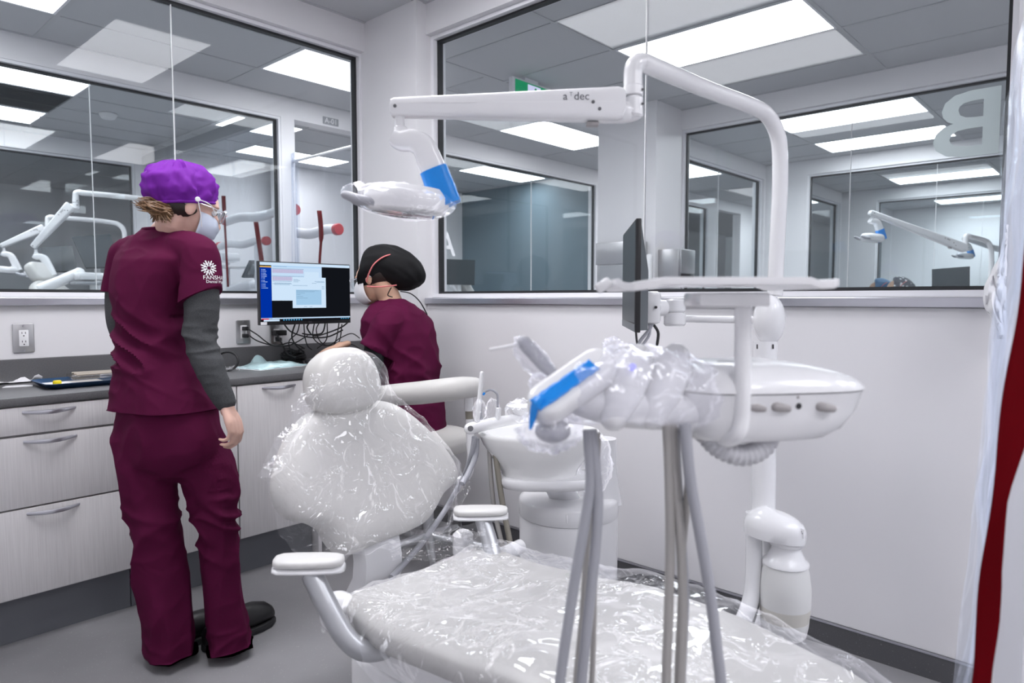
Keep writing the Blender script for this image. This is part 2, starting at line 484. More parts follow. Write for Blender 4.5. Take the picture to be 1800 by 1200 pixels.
# far side of the long corridor
ywall('wall_far', 5.15, 5.29, -0.449, 17.3, [('w', -0.40, 2.90), ('d', 3.02, 3.98), ('w', 4.25, 7.26), ('w', 7.70, 10.3), ('d', 10.6, 11.5)])
wall('wall_partition', [(7.40, 7.54, 5.30, 8.10, 0, CZ + .016)], 'bluegray')
wall('wall_accent', [(4.3, 7.395, 7.78, 7.90, 0, CZ + .015)])
ywall('wall_farthest', 8.10, 8.24, -0.448, 17.2, [('w', -0.40, 2.83)])
wall('wall_rear', [(-0.447, 17.1, 11.9, 12.05, 0, CZ + .016)])

# ---- windows: white frame, black gasket, panes with a clear joint
nwin = 0
def window(axis, p, a0, a1, z0, z1, joints, gw=0.013, fw=0.02, depth=0.045):
    global nwin; nwin += 1
    root = bpy.data.objects.new('window_%d' % nwin, None); C.objects.link(root); root['kind'] = 'structure'
    root.location = (p, (a0 + a1) / 2, z0) if axis == 'x' else ((a0 + a1) / 2, p, z0)
    def bx(b, s0, s1, u0, u1, za, zb):
        if axis == 'x': box(b, p + s0, p + s1, u0, u1, za, zb)
        else: box(b, u0, u1, p + s0, p + s1, za, zb)
    def ring(b, s0, s1, u0, u1, za, zb, wd):
        bx(b, s0, s1, u0, u0 + wd, za, zb); bx(b, s0, s1, u1 - wd, u1, za, zb)
        bx(b, s0, s1, u0 + wd, u1 - wd, za, za + wd); bx(b, s0, s1, u0 + wd, u1 - wd, zb - wd, zb)
    b = nb(); ring(b, -depth, depth, a0, a1, z0, z1, fw); struct('window_frame', b, 'frame', root)
    b = nb(); ring(b, -0.016, 0.016, a0 + fw, a1 - fw, z0 + fw, z1 - fw, gw); struct('gasket', b, 'gasket', root)
    i0, i1 = a0 + fw + gw, a1 - fw - gw
    us = [i0] + list(joints) + [i1]
    for k, (u, v) in enumerate(zip(us, us[1:])):
        b = nb(); bx(b, -0.005, 0.005, u + (0.0015 if k else 0), v - (0.0015 if k < len(us) - 2 else 0), z0 + fw + gw, z1 - fw - gw)
        struct('pane', b, 'glass', root)
    for u in joints:
        b = nb(); bx(b, -0.0055, 0.0055, u - 0.0016, u + 0.0016, z0 + fw + gw, z1 - fw - gw); struct('glass_joint', b, 'whitematte', root)
    return root
ZG0, ZG1 = 1.258, 2.704
window('y', 3.53, -0.33, 2.494, ZG0, ZG1, [0.1, 1.418])
window('x', 2.64, 0.30, 2.976, ZG0, ZG1, [1.62])
window('x', 5.54, 0.30, 2.999, ZG0, ZG1, [1.635])
window('y', 3.53, 5.72, 8.37, ZG0, ZG1, [7.29])
window('x', 8.47, 0.30, 2.955, ZG0, ZG1, [1.64])
window('y', 3.53, 8.66, 11.27, ZG0, ZG1, [10.1])
window('x', 11.37, 0.30, 2.955, ZG0, ZG1, [1.64])
window('y', 5.20, -0.40, 2.90, ZG0, ZG1, [1.55])
window('y', 5.20, 4.25, 7.26, ZG0, ZG1, [6.03])
window('y', 5.20, 7.70, 10.3, ZG0, ZG1, [9.0])
window('y', 8.17, -0.40, 2.83, ZG0, ZG1, [1.3])

# ---- ledges (brushed aluminium bands under the windows) and base boards
def trim(n, q, material='alu'):
    b = nb(); box(b, *q, bev=0.003); return struct('trim_%d' % n, b, material)
trim(1, (2.535, 2.60, 0.345, 2.976, Z0, Z1 - .001))
trim(2, (-0.449, 2.489, 3.425, 3.49, Z0, Z1 - .001))
trim(3, (2.66, 2.725, 0.345, 2.976, Z0, Z1))
trim(4, (5.435, 5.50, 0.30, 2.989, Z0, Z1))
trim(5, (-0.40, 2.90, 5.125, 5.19, Z0, Z1))
trim(6, (4.25, 7.26, 5.125, 5.19, Z0, Z1))
b = nb(); box(b, 2.548, 2.56, 0.335, 2.976, 0.0, 0.082)
box(b, 2.478, 2.49, 2.965, 3.44, 0.0, 0.082); box(b, 2.478, 2.56, 2.965, 2.977, 0.0, 0.082)
base_right = struct('baseboard_right', b, 'base')
b = nb(); box(b, 2.546, 2.56, 0.335, 2.965, 0.082, 0.088); box(b, 2.476, 2.49, 2.963, 3.44, 0.082, 0.088)
struct('cap_strip', b, 'alu', base_right)
b = nb(); box(b, 2.554, 2.5605, 0.328, 2.975, 0.0885, Z0 - .001, bev=0.002); struct('wall_panel', b, 'wall', wall_right)

# ---- suspended ceiling: every tile a piece of its own, lamps set into the grid
nt_cache = {}
def ceil_field(x0, x1, y0, y1, ox, oy, px, py, lamps=(), holes=()):
    """tile field; lamps / holes are (ix, iy) cells left open"""
    gb = nb(); t = 0.012
    ix0, ix1 = math.floor((x0 - ox) / px), math.ceil((x1 - ox) / px)
    iy0, iy1 = math.floor((y0 - oy) / py), math.ceil((y1 - oy) / py)
    for i in range(ix0, ix1):
        for j in range(iy0, iy1):
            a0, a1 = max(ox + i * px, x0), min(ox + (i + 1) * px, x1)
            c0, c1 = max(oy + j * py, y0), min(oy + (j + 1) * py, y1)
            if a1 - a0 < .04 or c1 - c0 < .04 or (i, j) in lamps or (i, j) in holes: continue
            a0 += t - .001; a1 -= t - .001; c0 += t - .001; c1 -= t - .001
            key = (round(a1 - a0, 4), round(c1 - c0, 4))
            if key not in nt_cache:
                b = nb(); box(b, -key[0] / 2, key[0] / 2, -key[1] / 2, key[1] / 2, 0.001, 0.0155)
                nt_cache[key] = obj('ceiling_tile', b, 'tile', ceiling, smooth=False); o = nt_cache[key]
            else:
                o = nt_cache[key].copy(); C.objects.link(o)
            o.location = ((a0 + a1) / 2, (c0 + c1) / 2, CZ)
    for i in range(ix0, ix1 + 1):
        x = ox + i * px
        if x0 + .02 < x < x1 - .02: box(gb, x - t, x + t, y0, y1, CZ - .004, CZ + .012)
    for j in range(iy0, iy1 + 1):
        y = oy + j * py
        if y0 + .02 < y < y1 - .02: box(gb, x0, x1, y - t, y + t, CZ - .0041, CZ + .012)
    for q in ((x0, x0 + .02, y0, y1), (x1 - .02, x1, y0, y1), (x0, x1, y0, y0 + .02), (x0, x1, y1 - .02, y1)):
        box(gb, *q, CZ - .0042, CZ + .012)
    obj('grid_runner', gb, 'grid', ceiling, smooth=False)
def lamp(x0, x1, y0, y1, label, group=None):
    r = thing('ceiling_light', label, 'ceiling light', ((x0 + x1) / 2, (y0 + y1) / 2, CZ), group)
    b = nb(); f = 0.014
    for q in ((x0, x0 + f, y0, y1), (x1 - f, x1, y0, y1), (x0 + f, x1 - f, y0, y0 + f), (x0 + f, x1 - f, y1 - f, y1)):
        box(b, *q, CZ - .003, CZ + .015)
    obj('lamp_frame', b, 'frame', r, smooth=False)
    b = nb(); box(b, x0 + f, x1 - f, y0 + f, y1 - f, CZ, CZ + .014); obj('diffuser', b, 'panel', r, smooth=False)
    ld = bpy.data.lights.new('panel_beam', 'AREA'); ld.shape = 'RECTANGLE'; ld.size = x1 - x0 - 2 * f; ld.size_y = y1 - y0 - 2 * f
    ld.energy = BEAM * ld.size * ld.size_y / .69; ld.color = (0.965, 0.96, 1.0); ld.spread = math.radians(140)
    lo = bpy.data.objects.new('panel_beam', ld); C.objects.link(lo); lo.parent = r; lo.location = (0, 0, -.0045)
P1, P2 = 0.61, 1.22
def plamp(ox, oy, px, py, i, j, label, group=None):
    lamp(ox + i * px + .012, ox + (i + 1) * px - .012, oy + j * py + .012, oy + (j + 1) * py - .012, label, group)
# own room
ceil_field(-0.45, 2.56, 0.22, 3.45, 1.455, 1.40, P1, P2, [(0, 0), (-2, 0)])
plamp(1.455, 1.40, P1, P2, 0, 0, 'white ceiling light panel above the dental chair, mirrored in both windows')
plamp(1.455, 1.40, P1, P2, -2, 0, 'white ceiling light panel above the counter side, mirrored in the windows')
# cross corridor behind the right window
ceil_field(2.70, 5.46, 0.22, 3.60, 3.85, 1.40, P1, P2, [(0, 0)])
plamp(3.85, 1.40, P1, P2, 0, 0, 'large bright ceiling light panel seen through the right window above the bent lamp tube')
ceil_field(5.60, 8.40, 0.22, 3.45, 6.325, 1.40, P1, P2, [(0, 0), (2, 0)])
plamp(6.325, 1.40, P1, P2, 0, 0, 'ceiling light panel in the second room, upper one of the pair beside the letter B')
plamp(6.325, 1.40, P1, P2, 2, 0, 'ceiling light panel in the second room, lower one of the pair beside the letter B')
ceil_field(8.54, 11.30, 0.22, 3.45, 10.44, 1.40, P1, P2, [(0, 0)])
plamp(10.44, 1.40, P1, P2, 0, 0, 'thin bright ceiling light strip below the letter B in the third room')
ceil_field(11.44, 14.2, 0.22, 3.45, 13.2, 1.40, P1, P2, [(0, 0), (-2, 0)])
plamp(13.2, 1.40, P1, P2, 0, 0, 'thinnest ceiling light strip in the last room along the window row')
plamp(13.2, 1.40, P1, P2, -2, 0, 'short ceiling light in the last room along the window row, nearer one')
# long corridor behind the left window (panels lie along it)
ceil_field(-0.45, 17.2, 3.60, 5.15, 2.46, 4.06, P2, P1, [(0, 0), (-2, 0), (2.0, 0), (4, 0), (7, 0)], )
plamp(2.46, 4.06, P2, P1, 0, 0, 'bright corridor ceiling light beside the corner, above the A-01 sign')
plamp(2.46, 4.06, P2, P1, -2, 0, 'corridor ceiling light over the near end of the corridor, out of view')
plamp(2.46, 4.06, P2, P1, 2, 0, 'corridor ceiling light seen left of the pillar with the dispensers')
plamp(2.46, 4.06, P2, P1, 4, 0, 'corridor ceiling light past the pillar over the second room front')
plamp(2.46, 4.06, P2, P1, 7, 0, 'corridor ceiling light at the far end of the corridor')
# rooms across the corridor
ceil_field(-0.45, 2.94, 5.29, 8.10, 0.59, 5.94, 1.22, 0.46, [(0, 0), (0, 3)], [(0, 1), (0, 2)])
lamp(0.60, 1.80, 5.945, 6.395, 'bright ceiling light across the corridor, cut by the photo left edge, nearer of two')
lamp(0.60, 1.80, 7.145, 7.70, 'bright ceiling light across the corridor, cut by the photo left edge, farther of two')
b = nb()
for k in range(16): box(b, 0.62, 1.78, 6.44 + k * .041, 6.445 + k * .041, CZ - .012, CZ + .010)
r = tag(obj('air_grille', b, 'grille', None, smooth=False), 'dark return air grille between two ceiling lights across the corridor', 'grille')
ceil_field(2.94, 7.40, 5.29, 7.78, 2.40, 5.98, P2, 0.5, [(0, 0), (1, 2), (3, 0)])
lamp(2.955, 3.62, 5.99, 6.47, 'ceiling light across the corridor above the plastic sheets, left of the sign')
lamp(3.63, 4.83, 6.99, 7.47, 'ceiling light across the corridor behind the doorway with plastic sheets')
lamp(6.07, 7.27, 5.99, 6.47, 'ceiling light in the dark blue room behind the far window')
ceil_field(7.54, 12.0, 5.29, 8.10, 7.6, 5.98, P2, P1, [(1, 0)])
plamp(7.6, 5.98, P2, P1, 1, 0, 'ceiling light across the corridor beyond the dark blue room')
ceil_field(-0.45, 4.0, 8.24, 11.9, 0.5, 9.0, P1, P2, [(1, 0)])
plamp(0.5, 9.0, P1, P2, 1, 0, 'ceiling light in the room farthest back beyond two windows')
# the passage behind the photographer
ceil_field(-0.45, 10.0, -2.45, 0.22, 1.455, -1.98, P1, P2, [(0, 0), (-2, 0), (2, 0), (4, 0), (8, 0)])
for i, w_ in ((0, 'mirrored at the left photo edge'), (-2, 'behind the photographer'), (2, 'added unseen beside the curtain'), (4, 'added unseen outside the cross corridor'), (8, 'outside the second room')):  # curtain and cross corridor panels are added out of view for more frontal light
    plamp(1.455, -1.98, P1, P2, i, 0, 'ceiling light over the open passage, the one ' + w_)
b = nb(); cyl(b, (2.16, 6.77, CZ - .045), (2.16, 6.77, CZ), 0.055, 0.075, bev=0.006)
single('smoke_detector', b, 'whitematte', 'small round white smoke detector on the ceiling across the corridor', 'smoke detector')

# ---- signs and letters
sgn = thing('exit_sign', 'green exit sign with running figure hung from the corridor ceiling', 'sign', (3.95, 3.40, 2.80))
ex0, ex1 = on_y(897, 140, 3.42), on_y(962, 160, 3.42)
b = nb(); box(b, 3.74, 4.17, 3.40, 3.44, 2.63, 2.85, bev=0.004); obj('sign_case', b, 'frame', sgn, angle=30)
b = nb(); box(b, 3.765, 4.145, 3.397, 3.41, 2.645, 2.835); obj('sign_face', b, 'signgreen', sgn, smooth=False)
b = nb(); box(b, 3.90, 4.045, 3.394, 3.409, 2.655, 2.825); obj('pictogram_panel', b, 'signlit', sgn, smooth=False)
b = nb()
FY = 3.392
ell(b, (3.985, FY, 2.798), (.014, .002, .014), seg=12, rings=6)
for p, q, rr in (((3.982, 2.78), (3.968, 2.735), .013), ((3.968, 2.735), (3.995, 2.70), .009), ((3.995, 2.70), (3.985, 2.665), .008),
               ((3.968, 2.735), (3.945, 2.705), .009), ((3.945, 2.705), (3.92, 2.70), .008), ((3.982, 2.775), (4.01, 2.75), .006), ((3.982, 2.775), (3.95, 2.765), .006), ((3.95, 2.765), (3.94, 2.74), .006)):
    tube(b, [(p[0], FY, p[1]), (q[0], FY, q[1])], rr, 8, flat=.3, round_ends=True)
obj('running_figure', b, 'signgreen', sgn)
b = nb(); box(b, 3.88, 4.03, 3.405, 3.435, 2.85, CZ); obj('mount', b, 'frame', sgn, smooth=False)

def letter(name, ch, cap, T, material, label, thick=0.0012, wide=1.0):
    me = text_mesh(ch, cap / 0.70, thick, 'CENTER', 0.012); me.transform(Matrix.Diagonal((wide, 1, 1, 1)))
    me.transform(T)
    o = fromesh(name, me, material, None, smooth=False)
    c = sum((v.co for v in me.vertices), V()) / len(me.vertices)
    me.transform(Matrix.Translation(-c)); o.location = c
    return tag(o, label, 'letter decal')
# B reads from the cross corridor, so it is mirrored from inside the room
letter('window_letter', 'B', 0.205, basis(V((2.6325, 0.425, 1.795)), V((0, 1, 0)), V((0, 0, 1)), V((1, 0, 0))), 'frost', 'frosted mirrored letter B on the right window beside the curtain', 0.0012, 1.25)
la = on_y(786, 431, 5.185)
letter('window_letter', 'A', 0.235, basis(V((la.x, 5.19, la.z)), V((1, 0, 0)), V((0, 0, 1)), V((0, -1, 0))), 'signwhite', 'white letter A on the far window beyond the lamp head')
ps = thing('room_sign', 'small gray A-01 sign on the header across the corridor', 'sign', (3.36, 5.148, 2.76))
b = nb(); box(b, 3.285, 3.435, 5.142, 5.15, 2.722, 2.782, bev=0.001); obj('plate', b, 'signgray', ps)
text('lettering', 'A-01', 0.062, basis(V((3.36, 5.1405, 2.751)), V((1, 0, 0)), V((0, 0, 1)), V((0, -1, 0))), 'signwhite', ps)
# ================================================================ cabinets and worktop
FY_, KY, CT = 2.932, 2.985, 0.902            # cabinet faces, toe kick, worktop height
def bow_handle(parent, xc, z, w=0.165):
    b = nb(); P = []
    for k in range(13):
        t = k / 12 * 2 - 1
        P.append((xc + t * w / 2, FY_ - .0185 - .024 * (1 - t * t), z - .004 * (1 - t * t)))
    tube(b, P, [.004, .006, .0065, .006, .004], 8, flat=1.3)
    obj('handle', b, 'alu', parent)
def front(name, unit, x0, x1, z0, z1):
    b = nb(); box(b, x0 + .0018, x1 - .0018, FY_ - .019, FY_, z0 + .002, z1 - .002, bev=.0012)
    return obj(name, b, 'laminate', unit, angle=30)
def unit(x0, x1, kind, label):
    u = thing('base_cabinet', label, 'cabinet', ((x0 + x1) / 2, 3.2, 0))
    b = nb(); box(b, x0 + .001, x1 - .001, FY_ + .002, 3.444, .175, .870); obj('body', b, 'carcass', u, smooth=False)
    b = nb(); box(b, x0 + .0008, x1 - .0008, KY, KY + .018, 0.0, .176, bev=.0008); obj('toe_kick', b, 'kick', u, smooth=False)
    if kind == 'drawers':
        for z0, z1 in ((.765, .868), (.505, .762), (.182, .502)):
            zz = (.767, .868) if z0 > .7 else (z0, z1)
            d = front('drawer', u, x0, x1, *zz); bow_handle(d, (x0 + x1) / 2, zz[1] - .020)
    else:
        d = front('door', u, x0, x1, .182, .868)
        if kind == 'door': bow_handle(d, (x0 + x1) / 2, .848)
    return u
unit(-0.11, 0.428, 'drawers', 'pale woodgrain drawer cabinet, the one cut off by the photo edge')
unit(0.430, 0.972, 'drawers', 'pale woodgrain cabinet with three drawers left of the standing woman')
unit(0.974, 1.402, 'door', 'pale woodgrain door cabinet seen between the legs of the standing woman')
unit(1.404, 1.805, 'door', 'pale woodgrain door cabinet behind the wrapped headrest')
b = nb(); box(b, 1.807, 1.825, FY_, 3.444, 0, .87)
single('knee_space_panel', b, 'laminate', 'pale end panel beside the knee space under the worktop', 'panel', smooth=False)
wt = thing('worktop', 'long dark gray worktop running under the left window', 'worktop', (1.0, 3.18, .87))
b = nb(); box(b, -0.447, 2.476, 2.908, 3.448, .872, CT, bev=.004); obj('slab', b, 'counter', wt, angle=30)
b = nb(); box(b, -0.447, 2.476, 3.428, 3.448, CT + .0005, 1.0, bev=.002); single('backsplash', b, 'counter', 'low dark gray backsplash strip along the wall behind the worktop', 'backsplash', smooth=False)

# ---- wall outlets
def outlet(px, py, label, plugs=()):
    c = on_y(px, py, 3.45); o = thing('wall_outlet', label, 'outlet', c)
    T = basis(c, V((1, 0, 0)), V((0, 0, 1)), V((0, -1, 0)))
    b = nb(); prism(b, rrect(.076, .122, .006), T, .007, .003); obj('steel_plate', b, 'steel', o, angle=30)
    T2 = basis(c + V((0, -.0065, 0)), V((1, 0, 0)), V((0, 0, 1)), V((0, -1, 0)))
    b = nb(); prism(b, rrect(.034, .068, .003), T2, .003, .001); obj('receptacle', b, 'whitematte', o, angle=30)
    b = nb()
    for s in (-.018, .018):
        for dx in (-.006, .006): box(b, c.x + dx - .001, c.x + dx + .001, c.y - .0102, c.y - .009, c.z + s, c.z + s + .008)
        cyl(b, (c.x, c.y - .0102, c.z + s - .008), (c.x, c.y - .009, c.z + s - .008), .0025, seg=10)
    obj('slots', b, 'dark', o, smooth=False)
    b = nb()
    b.free()
    for s in (-.052, .052):
        b = nb(); cyl(b, (c.x, c.y - .009, c.z + s), (c.x, c.y - .006, c.z + s), .004, seg=10); obj('screw', b, 'alu', o)
    return o, c
outlet(41, 594, 'steel wall outlet at the photo edge above the blue tray')
_, oc2 = outlet(427, 583, 'steel wall outlet with two black plugs left of the monitor')
_, oc3 = outlet(485, 589, 'steel wall outlet half hidden under the monitor')

# ---- things on the worktop
def cpt(x, y, z=CT): return on_z(x, y, z)
# instrument tray with its contents
tr = cpt(150, 668); TX, TY = 0.905, 3.175
t = thing('instrument_tray', 'navy blue plastic instrument tray on the worktop beside the standing woman', 'tray', (TX, TY, CT))
b = nb()
w0, h0 = .35, .245
rings = []
for k, z in ((-.020, .0), (0, .018), (.004, .0215), (.0, .0225), (-.004, .019), (-.022, .004)):
    rings.append([V((TX + x, TY + y, CT + z)) for x, y in rrect(w0 + 2 * k, h0 + 2 * k, .03)])
loft(b, rings); obj('shell', b, 'traynavy', t)
b = nb(); T = basis(V((TX - .045, TY + .0, CT + .006)), V((1, 0, 0)), V((0, 1, 0)), V((0, 0, 1)))
prism(b, rrect(.20, .17, .004), T, .003)
single('paper_sheet', b, 'paper', 'white paper sheet lying in the blue tray', 'paper', smooth=False)
yc = V((TX - .125, TY - .055, CT + .005))
b = nb(); lathe(b, [(.001, 0), (.012, 0), (.015, .004), (.015, .016), (.012, .020), (.001, .021)], yc + V((0, 0, .004)), seg=18)
single('yellow_cap', b, 'yellow', 'small bright yellow cap in the corner of the blue tray', 'cap')
kx = thing('instrument_cassette', 'clear brownish instrument cassette resting across the blue tray', 'cassette', (TX + .06, TY + .03, CT + .024))
b = nb(); T = basis(V((TX + .065, TY + .025, CT + .0245)), V((.995, -.1, 0)), V((.1, .995, 0)), V((0, 0, 1)))
prism(b, rrect(.25, .15, .012), T, .014, .003); obj('shell', b, 'cleartray', kx)
for q in (-.05, 0, .05):
    b = nb(); tube(b, [T @ V((-.105, q, .017)), T @ V((.105, q * .9, .017))], .0035, 8, round_ends=True); obj('rail', b, 'tan', kx)
b = nb(); box(b, -.03, .05, -.078, -.070, .002, .016, bev=.002, T=T); obj('clip', b, 'steel', kx)
# crumpled tissue wrap at the left edge
b = nb(); c = cpt(18, 672); g = []
for i in range(15):
    row = []
    for j in range(12):
        u, v = i / 14 - .5, j / 11 - .5
        z = .006 + .035 * max(0, noise.noise((u * 5, v * 5, 3.3))) + .05 * max(0, 1 - ((u + .1) ** 2 + v * v) * 22) ** 1
        row.append(V((c.x + u * .20, c.y + v * .13, CT + max(z, .002))))
    g.append(row)
sheet(b, g); o = single('tissue_wrap', b, 'paper', 'crumpled white tissue wrap on the worktop at the photo edge', 'tissue')
so = o.modifiers.new('thick', 'SOLIDIFY'); so.thickness = .0015
b = nb(); T = basis(cpt(34, 679), V((.9, -.4, 0)), V((.4, .9, 0)), V((0, 0, 1))); prism(b, [(-.05, -.03), (.05, -.02), (.045, .03), (-.05, .025)], T, .0025)
single('paper_card', b, 'paper', 'small white card beside the crumpled tissue', 'paper', smooth=False)
# black cuff ring in a clear bag
c = cpt(400, 652); b = nb()
ringp = [c + cr * (.052 * math.cos(a)) + V((0, 0, 1)) * (.048 + .044 * math.sin(a)) + V((.4, .5, 0)) * .02 * math.sin(a) for a in [2 * PI * k / 26 for k in range(26)]]
tube(b, ringp, .0055, 10, closed=True)
single('black_tubing_loop', b, 'rubber', 'black rubber tubing loop standing on the worktop by the gray sleeve', 'tubing')
b = nb(); g = []
for i in range(14):
    row = []
    for j in range(10):
        u, v = i / 13 - .5, j / 9 - .5
        row.append(c + V((u * .16, v * .12 + .0, .004 + .030 * max(0, .35 + noise.noise((u * 6 + 2, v * 6, 1))) * (1 - 3 * v * v))))
    g.append(row)
sheet(b, g); single('clear_bag', b, 'film', 'small clear plastic bag under the black tubing loop', 'bag')
# sterilisation pouch
c = cpt(478, 645); PA, PB = V((.97, .22, 0)), V((-.22, .97, 0))
b = nb(); g = []
for i in range(25):
    row = []
    for j in range(17):
        u, v = i / 24 - .5, j / 16 - .5
        z = .004 + .022 * (1 - (2 * u) ** 4) * (1 - (2 * v) ** 4) + .008 * noise.noise((u * 7, v * 7, 9)) + .045 * max(0, 1 - ((u + .08) ** 2 * 60 + (v - .42) ** 2 * 14))
        row.append(c + PA * (u * .30) + PB * (v * .20) + V((0, 0, max(z, .003))))
    g.append(row)
sheet(b, g)
pz = thing('sterilisation_pouch', 'pale aqua sterilisation pouch lying on the worktop behind the headrest', 'pouch', c)
o = obj('film_front', b, 'pouch', pz); so = o.modifiers.new('thick', 'SOLIDIFY'); so.thickness = .002
b = nb(); g = [[c + PA * (u * .32) + PB * (v * .215) + V((0, 0, .0025 + .002 * noise.noise((u * 8, v * 8, 2)))) for v in (-.5, -.25, 0, .25, .5)] for u in [k / 10 - .5 for k in range(11)]]
sheet(b, g); o = obj('paper_back', b, 'paper', pz); so = o.modifiers.new('thick', 'SOLIDIFY'); so.thickness = .0015
b = nb(); box(b, -.02, .10, -.085, -.055, .010, .014, T=basis(c, PA, PB, V((0, 0, 1)))); obj('flap', b, 'paper', pz, smooth=False)

# ================================================================ computer monitor on the window wall
def U(name, col, s): emis(name, col, s)
U('ui_black', (0.006, 0.007, 0.010), 1); U('ui_blue', (0.0, 0.030, 0.36), 1); U('ui_pale', (0.55, 0.72, 0.92), 1)
U('ui_pale2', (0.62, 0.78, 0.95), 1); U('ui_box', (0.36, 0.58, 0.80), 1); U('ui_pink', (0.52, 0.46, 0.66), 1); U('ui_bar', (0.45, 0.66, 0.90), 1)
U('ui_orange', (0.75, 0.45, 0.12), 1); U('ui_line', (0.22, 0.36, 0.52), 1); U('ui_text', (0.45, 0.62, 0.95), 1); U('ui_red', (0.70, 0.01, 0.05), 1); U('ui_cyan', (0.1, 0.5, 0.9), 1)
MY = 3.10
ml, mr = on_y(455, 458, MY), on_y(615, 463, MY)
mb = on_y(455, 572, MY)
X0, X1, ZT, ZB = ml.x, mr.x, ml.z, mb.z
mon = thing('computer_monitor', 'flat black computer monitor showing patient records above the worktop', 'monitor', ((X0 + X1) / 2, MY, ZB))
b = nb(); box(b, X0, X1, MY, MY + .028, ZB, ZT, bev=.003); obj('bezel', b, 'bezel', mon, angle=30)
b = nb(); box(b, X0 + .09, X1 - .09, MY + .027, MY + .05, ZB + .06, ZT - .05, bev=.01); obj('back_housing', b, 'bezel', mon)
def uv(u0, u1, v0, v1, mt, layer, name='screen_window', parent=None):
    b = nb(); y = MY - .0006 - layer * .0004
    box(b, X0 + u0 * (X1 - X0), X0 + u1 * (X1 - X0), y, MY + .004, ZT - v1 * (ZT - ZB), ZT - v0 * (ZT - ZB))
    return obj(name, b, mt, parent or scr, smooth=False)
scr = None
scr = uv(.008, .992, .015, .945, 'ui_black', 0, 'screen', mon)
uv(.008, .992, .017, .062, 'ui_pale2', 1, 'title_bar')
uv(.008, .120, .080, .905, 'ui_blue', 1, 'side_bar'); uv(.008, .120, .078, .098, 'ui_orange', 2, 'highlight')
uv(.122, .663, .062, .25, 'ui_pale', 1); uv(.122, .34, .25, .615, 'ui_pale2', 1); uv(.122, .663, .062, .085, 'ui_bar', 2, 'title_bar')
uv(.13, .457, .118, .178, 'ui_pink', 2, 'tooth_chart'); uv(.13, .337, .235, .298, 'ui_pink', 2, 'tooth_chart')
uv(.47, .63, .15, .248, 'ui_pale2', 2)
uv(.337, .707, .238, .735, 'ui_pale2', 3); uv(.374, .655, .44, .685, 'ui_box', 4, 'text_box')
uv(.008, .992, .885, .905, 'ui_pale', 1, 'task_strip'); uv(.035, .195, .91, .94, 'ui_pale2', 2, 'search_box'); uv(.015, .085, .895, .912, 'ui_red', 3, 'red_mark')
b = nb(); rnd = random.Random(3)
def bar(u, v, w, h, layer, bm_):
    y = MY - .0006 - layer * .0004
    box(bm_, X0 + u * (X1 - X0), X0 + (u + w) * (X1 - X0), y, MY, ZT - (v + h) * (ZT - ZB), ZT - v * (ZT - ZB))
for k, v in enumerate((.13, .155, .185, .21, .235, .26, .295, .32, .355, .385, .415)):
    bar(.02, v, .008, .009, 3, b); bar(.034, v, rnd.uniform(.02, .05), .008, 3, b)
obj('menu_lines', b, 'ui_text', scr, smooth=False)['kind'] = 'stuff'
b = nb()
for v, u0, w in ((.452, .378, .25), (.468, .378, .20), (.49, .378, .09), (.515, .378, .045), (.545, .378, .07), (.572, .378, .12), (.30, .58, .11), (.312, .60, .09), (.33, .55, .05), (.275, .35, .05), (.29, .35, .07), (.31, .35, .05), (.37, .34, .16), (.38, .66, .03), (.40, .66, .03), (.42, .66, .03), (.335, .15, .17), (.345, .13, .20), (.36, .15, .16), (.712, .46, .03), (.712, .52, .03), (.075, .14, .14), (.108, .13, .33), (.225, .13, .33), (.305, .13, .2)):
    bar(u0, v, w, .006, 5, b)
obj('text_lines', b, 'ui_line', scr, smooth=False)['kind'] = 'stuff'
b = nb()
for k in range(22): bar(.135 + k * .0148, .118, .002, .06, 3, b)
for k in range(14): bar(.135 + k * .0148, .235, .002, .063, 3, b)
obj('chart_lines', b, 'ui_pale', scr, smooth=False)['kind'] = 'stuff'
b = nb()
for k in range(8): bar(.235 + k * .027, .915, .012, .016, 2, b)
for k in range(4): bar(.88 + k * .027, .915, .014, .010, 2, b)
obj('task_icons', b, 'ui_cyan', scr, smooth=False)['kind'] = 'stuff'
T = basis(V((X0 + .53 * (X1 - X0), MY - .0008, ZB + .010)), V((1, 0, 0)), V((0, 0, 1)), V((0, -1, 0)))
text('maker_mark', 'DELL', .010, T, 'logogray', mon, .0004)
b = nb(); box(b, X0 + .002, X0 + .034, MY - .0012, MY + .002, ZB + .002, ZB + .016); obj('sticker', b, 'paper', mon, smooth=False)
b = nb(); box(b, X0 + .19, X0 + .31, MY + .05, MY + .09, ZT - .21, ZT - .10, bev=.004); cyl(b, (X0 + .25, MY + .09, ZT - .155), (X0 + .25, 3.45, ZT - .155), .025)
box(b, X0 + .19, X0 + .31, 3.425, 3.449, ZT - .23, ZT - .08, bev=.004); obj('wall_mount', b, 'bezel', mon)

# ---- cables under the monitor
def cable(px, label, r=.0035, group=None, material='rubber'):
    """px: list of (pixel x, pixel y, world Y)"""
    P = [on_y(*q) for q in px]
    P = [V((p.x, p.y, max(p.z, CT + r + .001))) for p in P]
    b = nb(); tube(b, spline(P, 7), r, 8, round_ends=True)
    return single('power_cable', b, material, label, 'cable', group)
def plug(c, dz, label):
    b = nb(); box(b, c.x - .011, c.x + .011, c.y - .045, c.y - .0095, c.z + dz - .010, c.z + dz + .010, bev=.004)
    return single('plug', b, 'rubber', label, 'plug')
plug(oc2, .018, 'black plug in the top socket left of the monitor')
plug(oc2, -.020, 'black plug in the bottom socket left of the monitor')
plug(oc3, -.022, 'black plug in the outlet half hidden under the monitor')
b = nb(); box(b, oc3.x - .03, oc3.x + .035, oc3.y - .055, oc3.y - .0095, oc3.z + .0, oc3.z + .028, bev=.004)
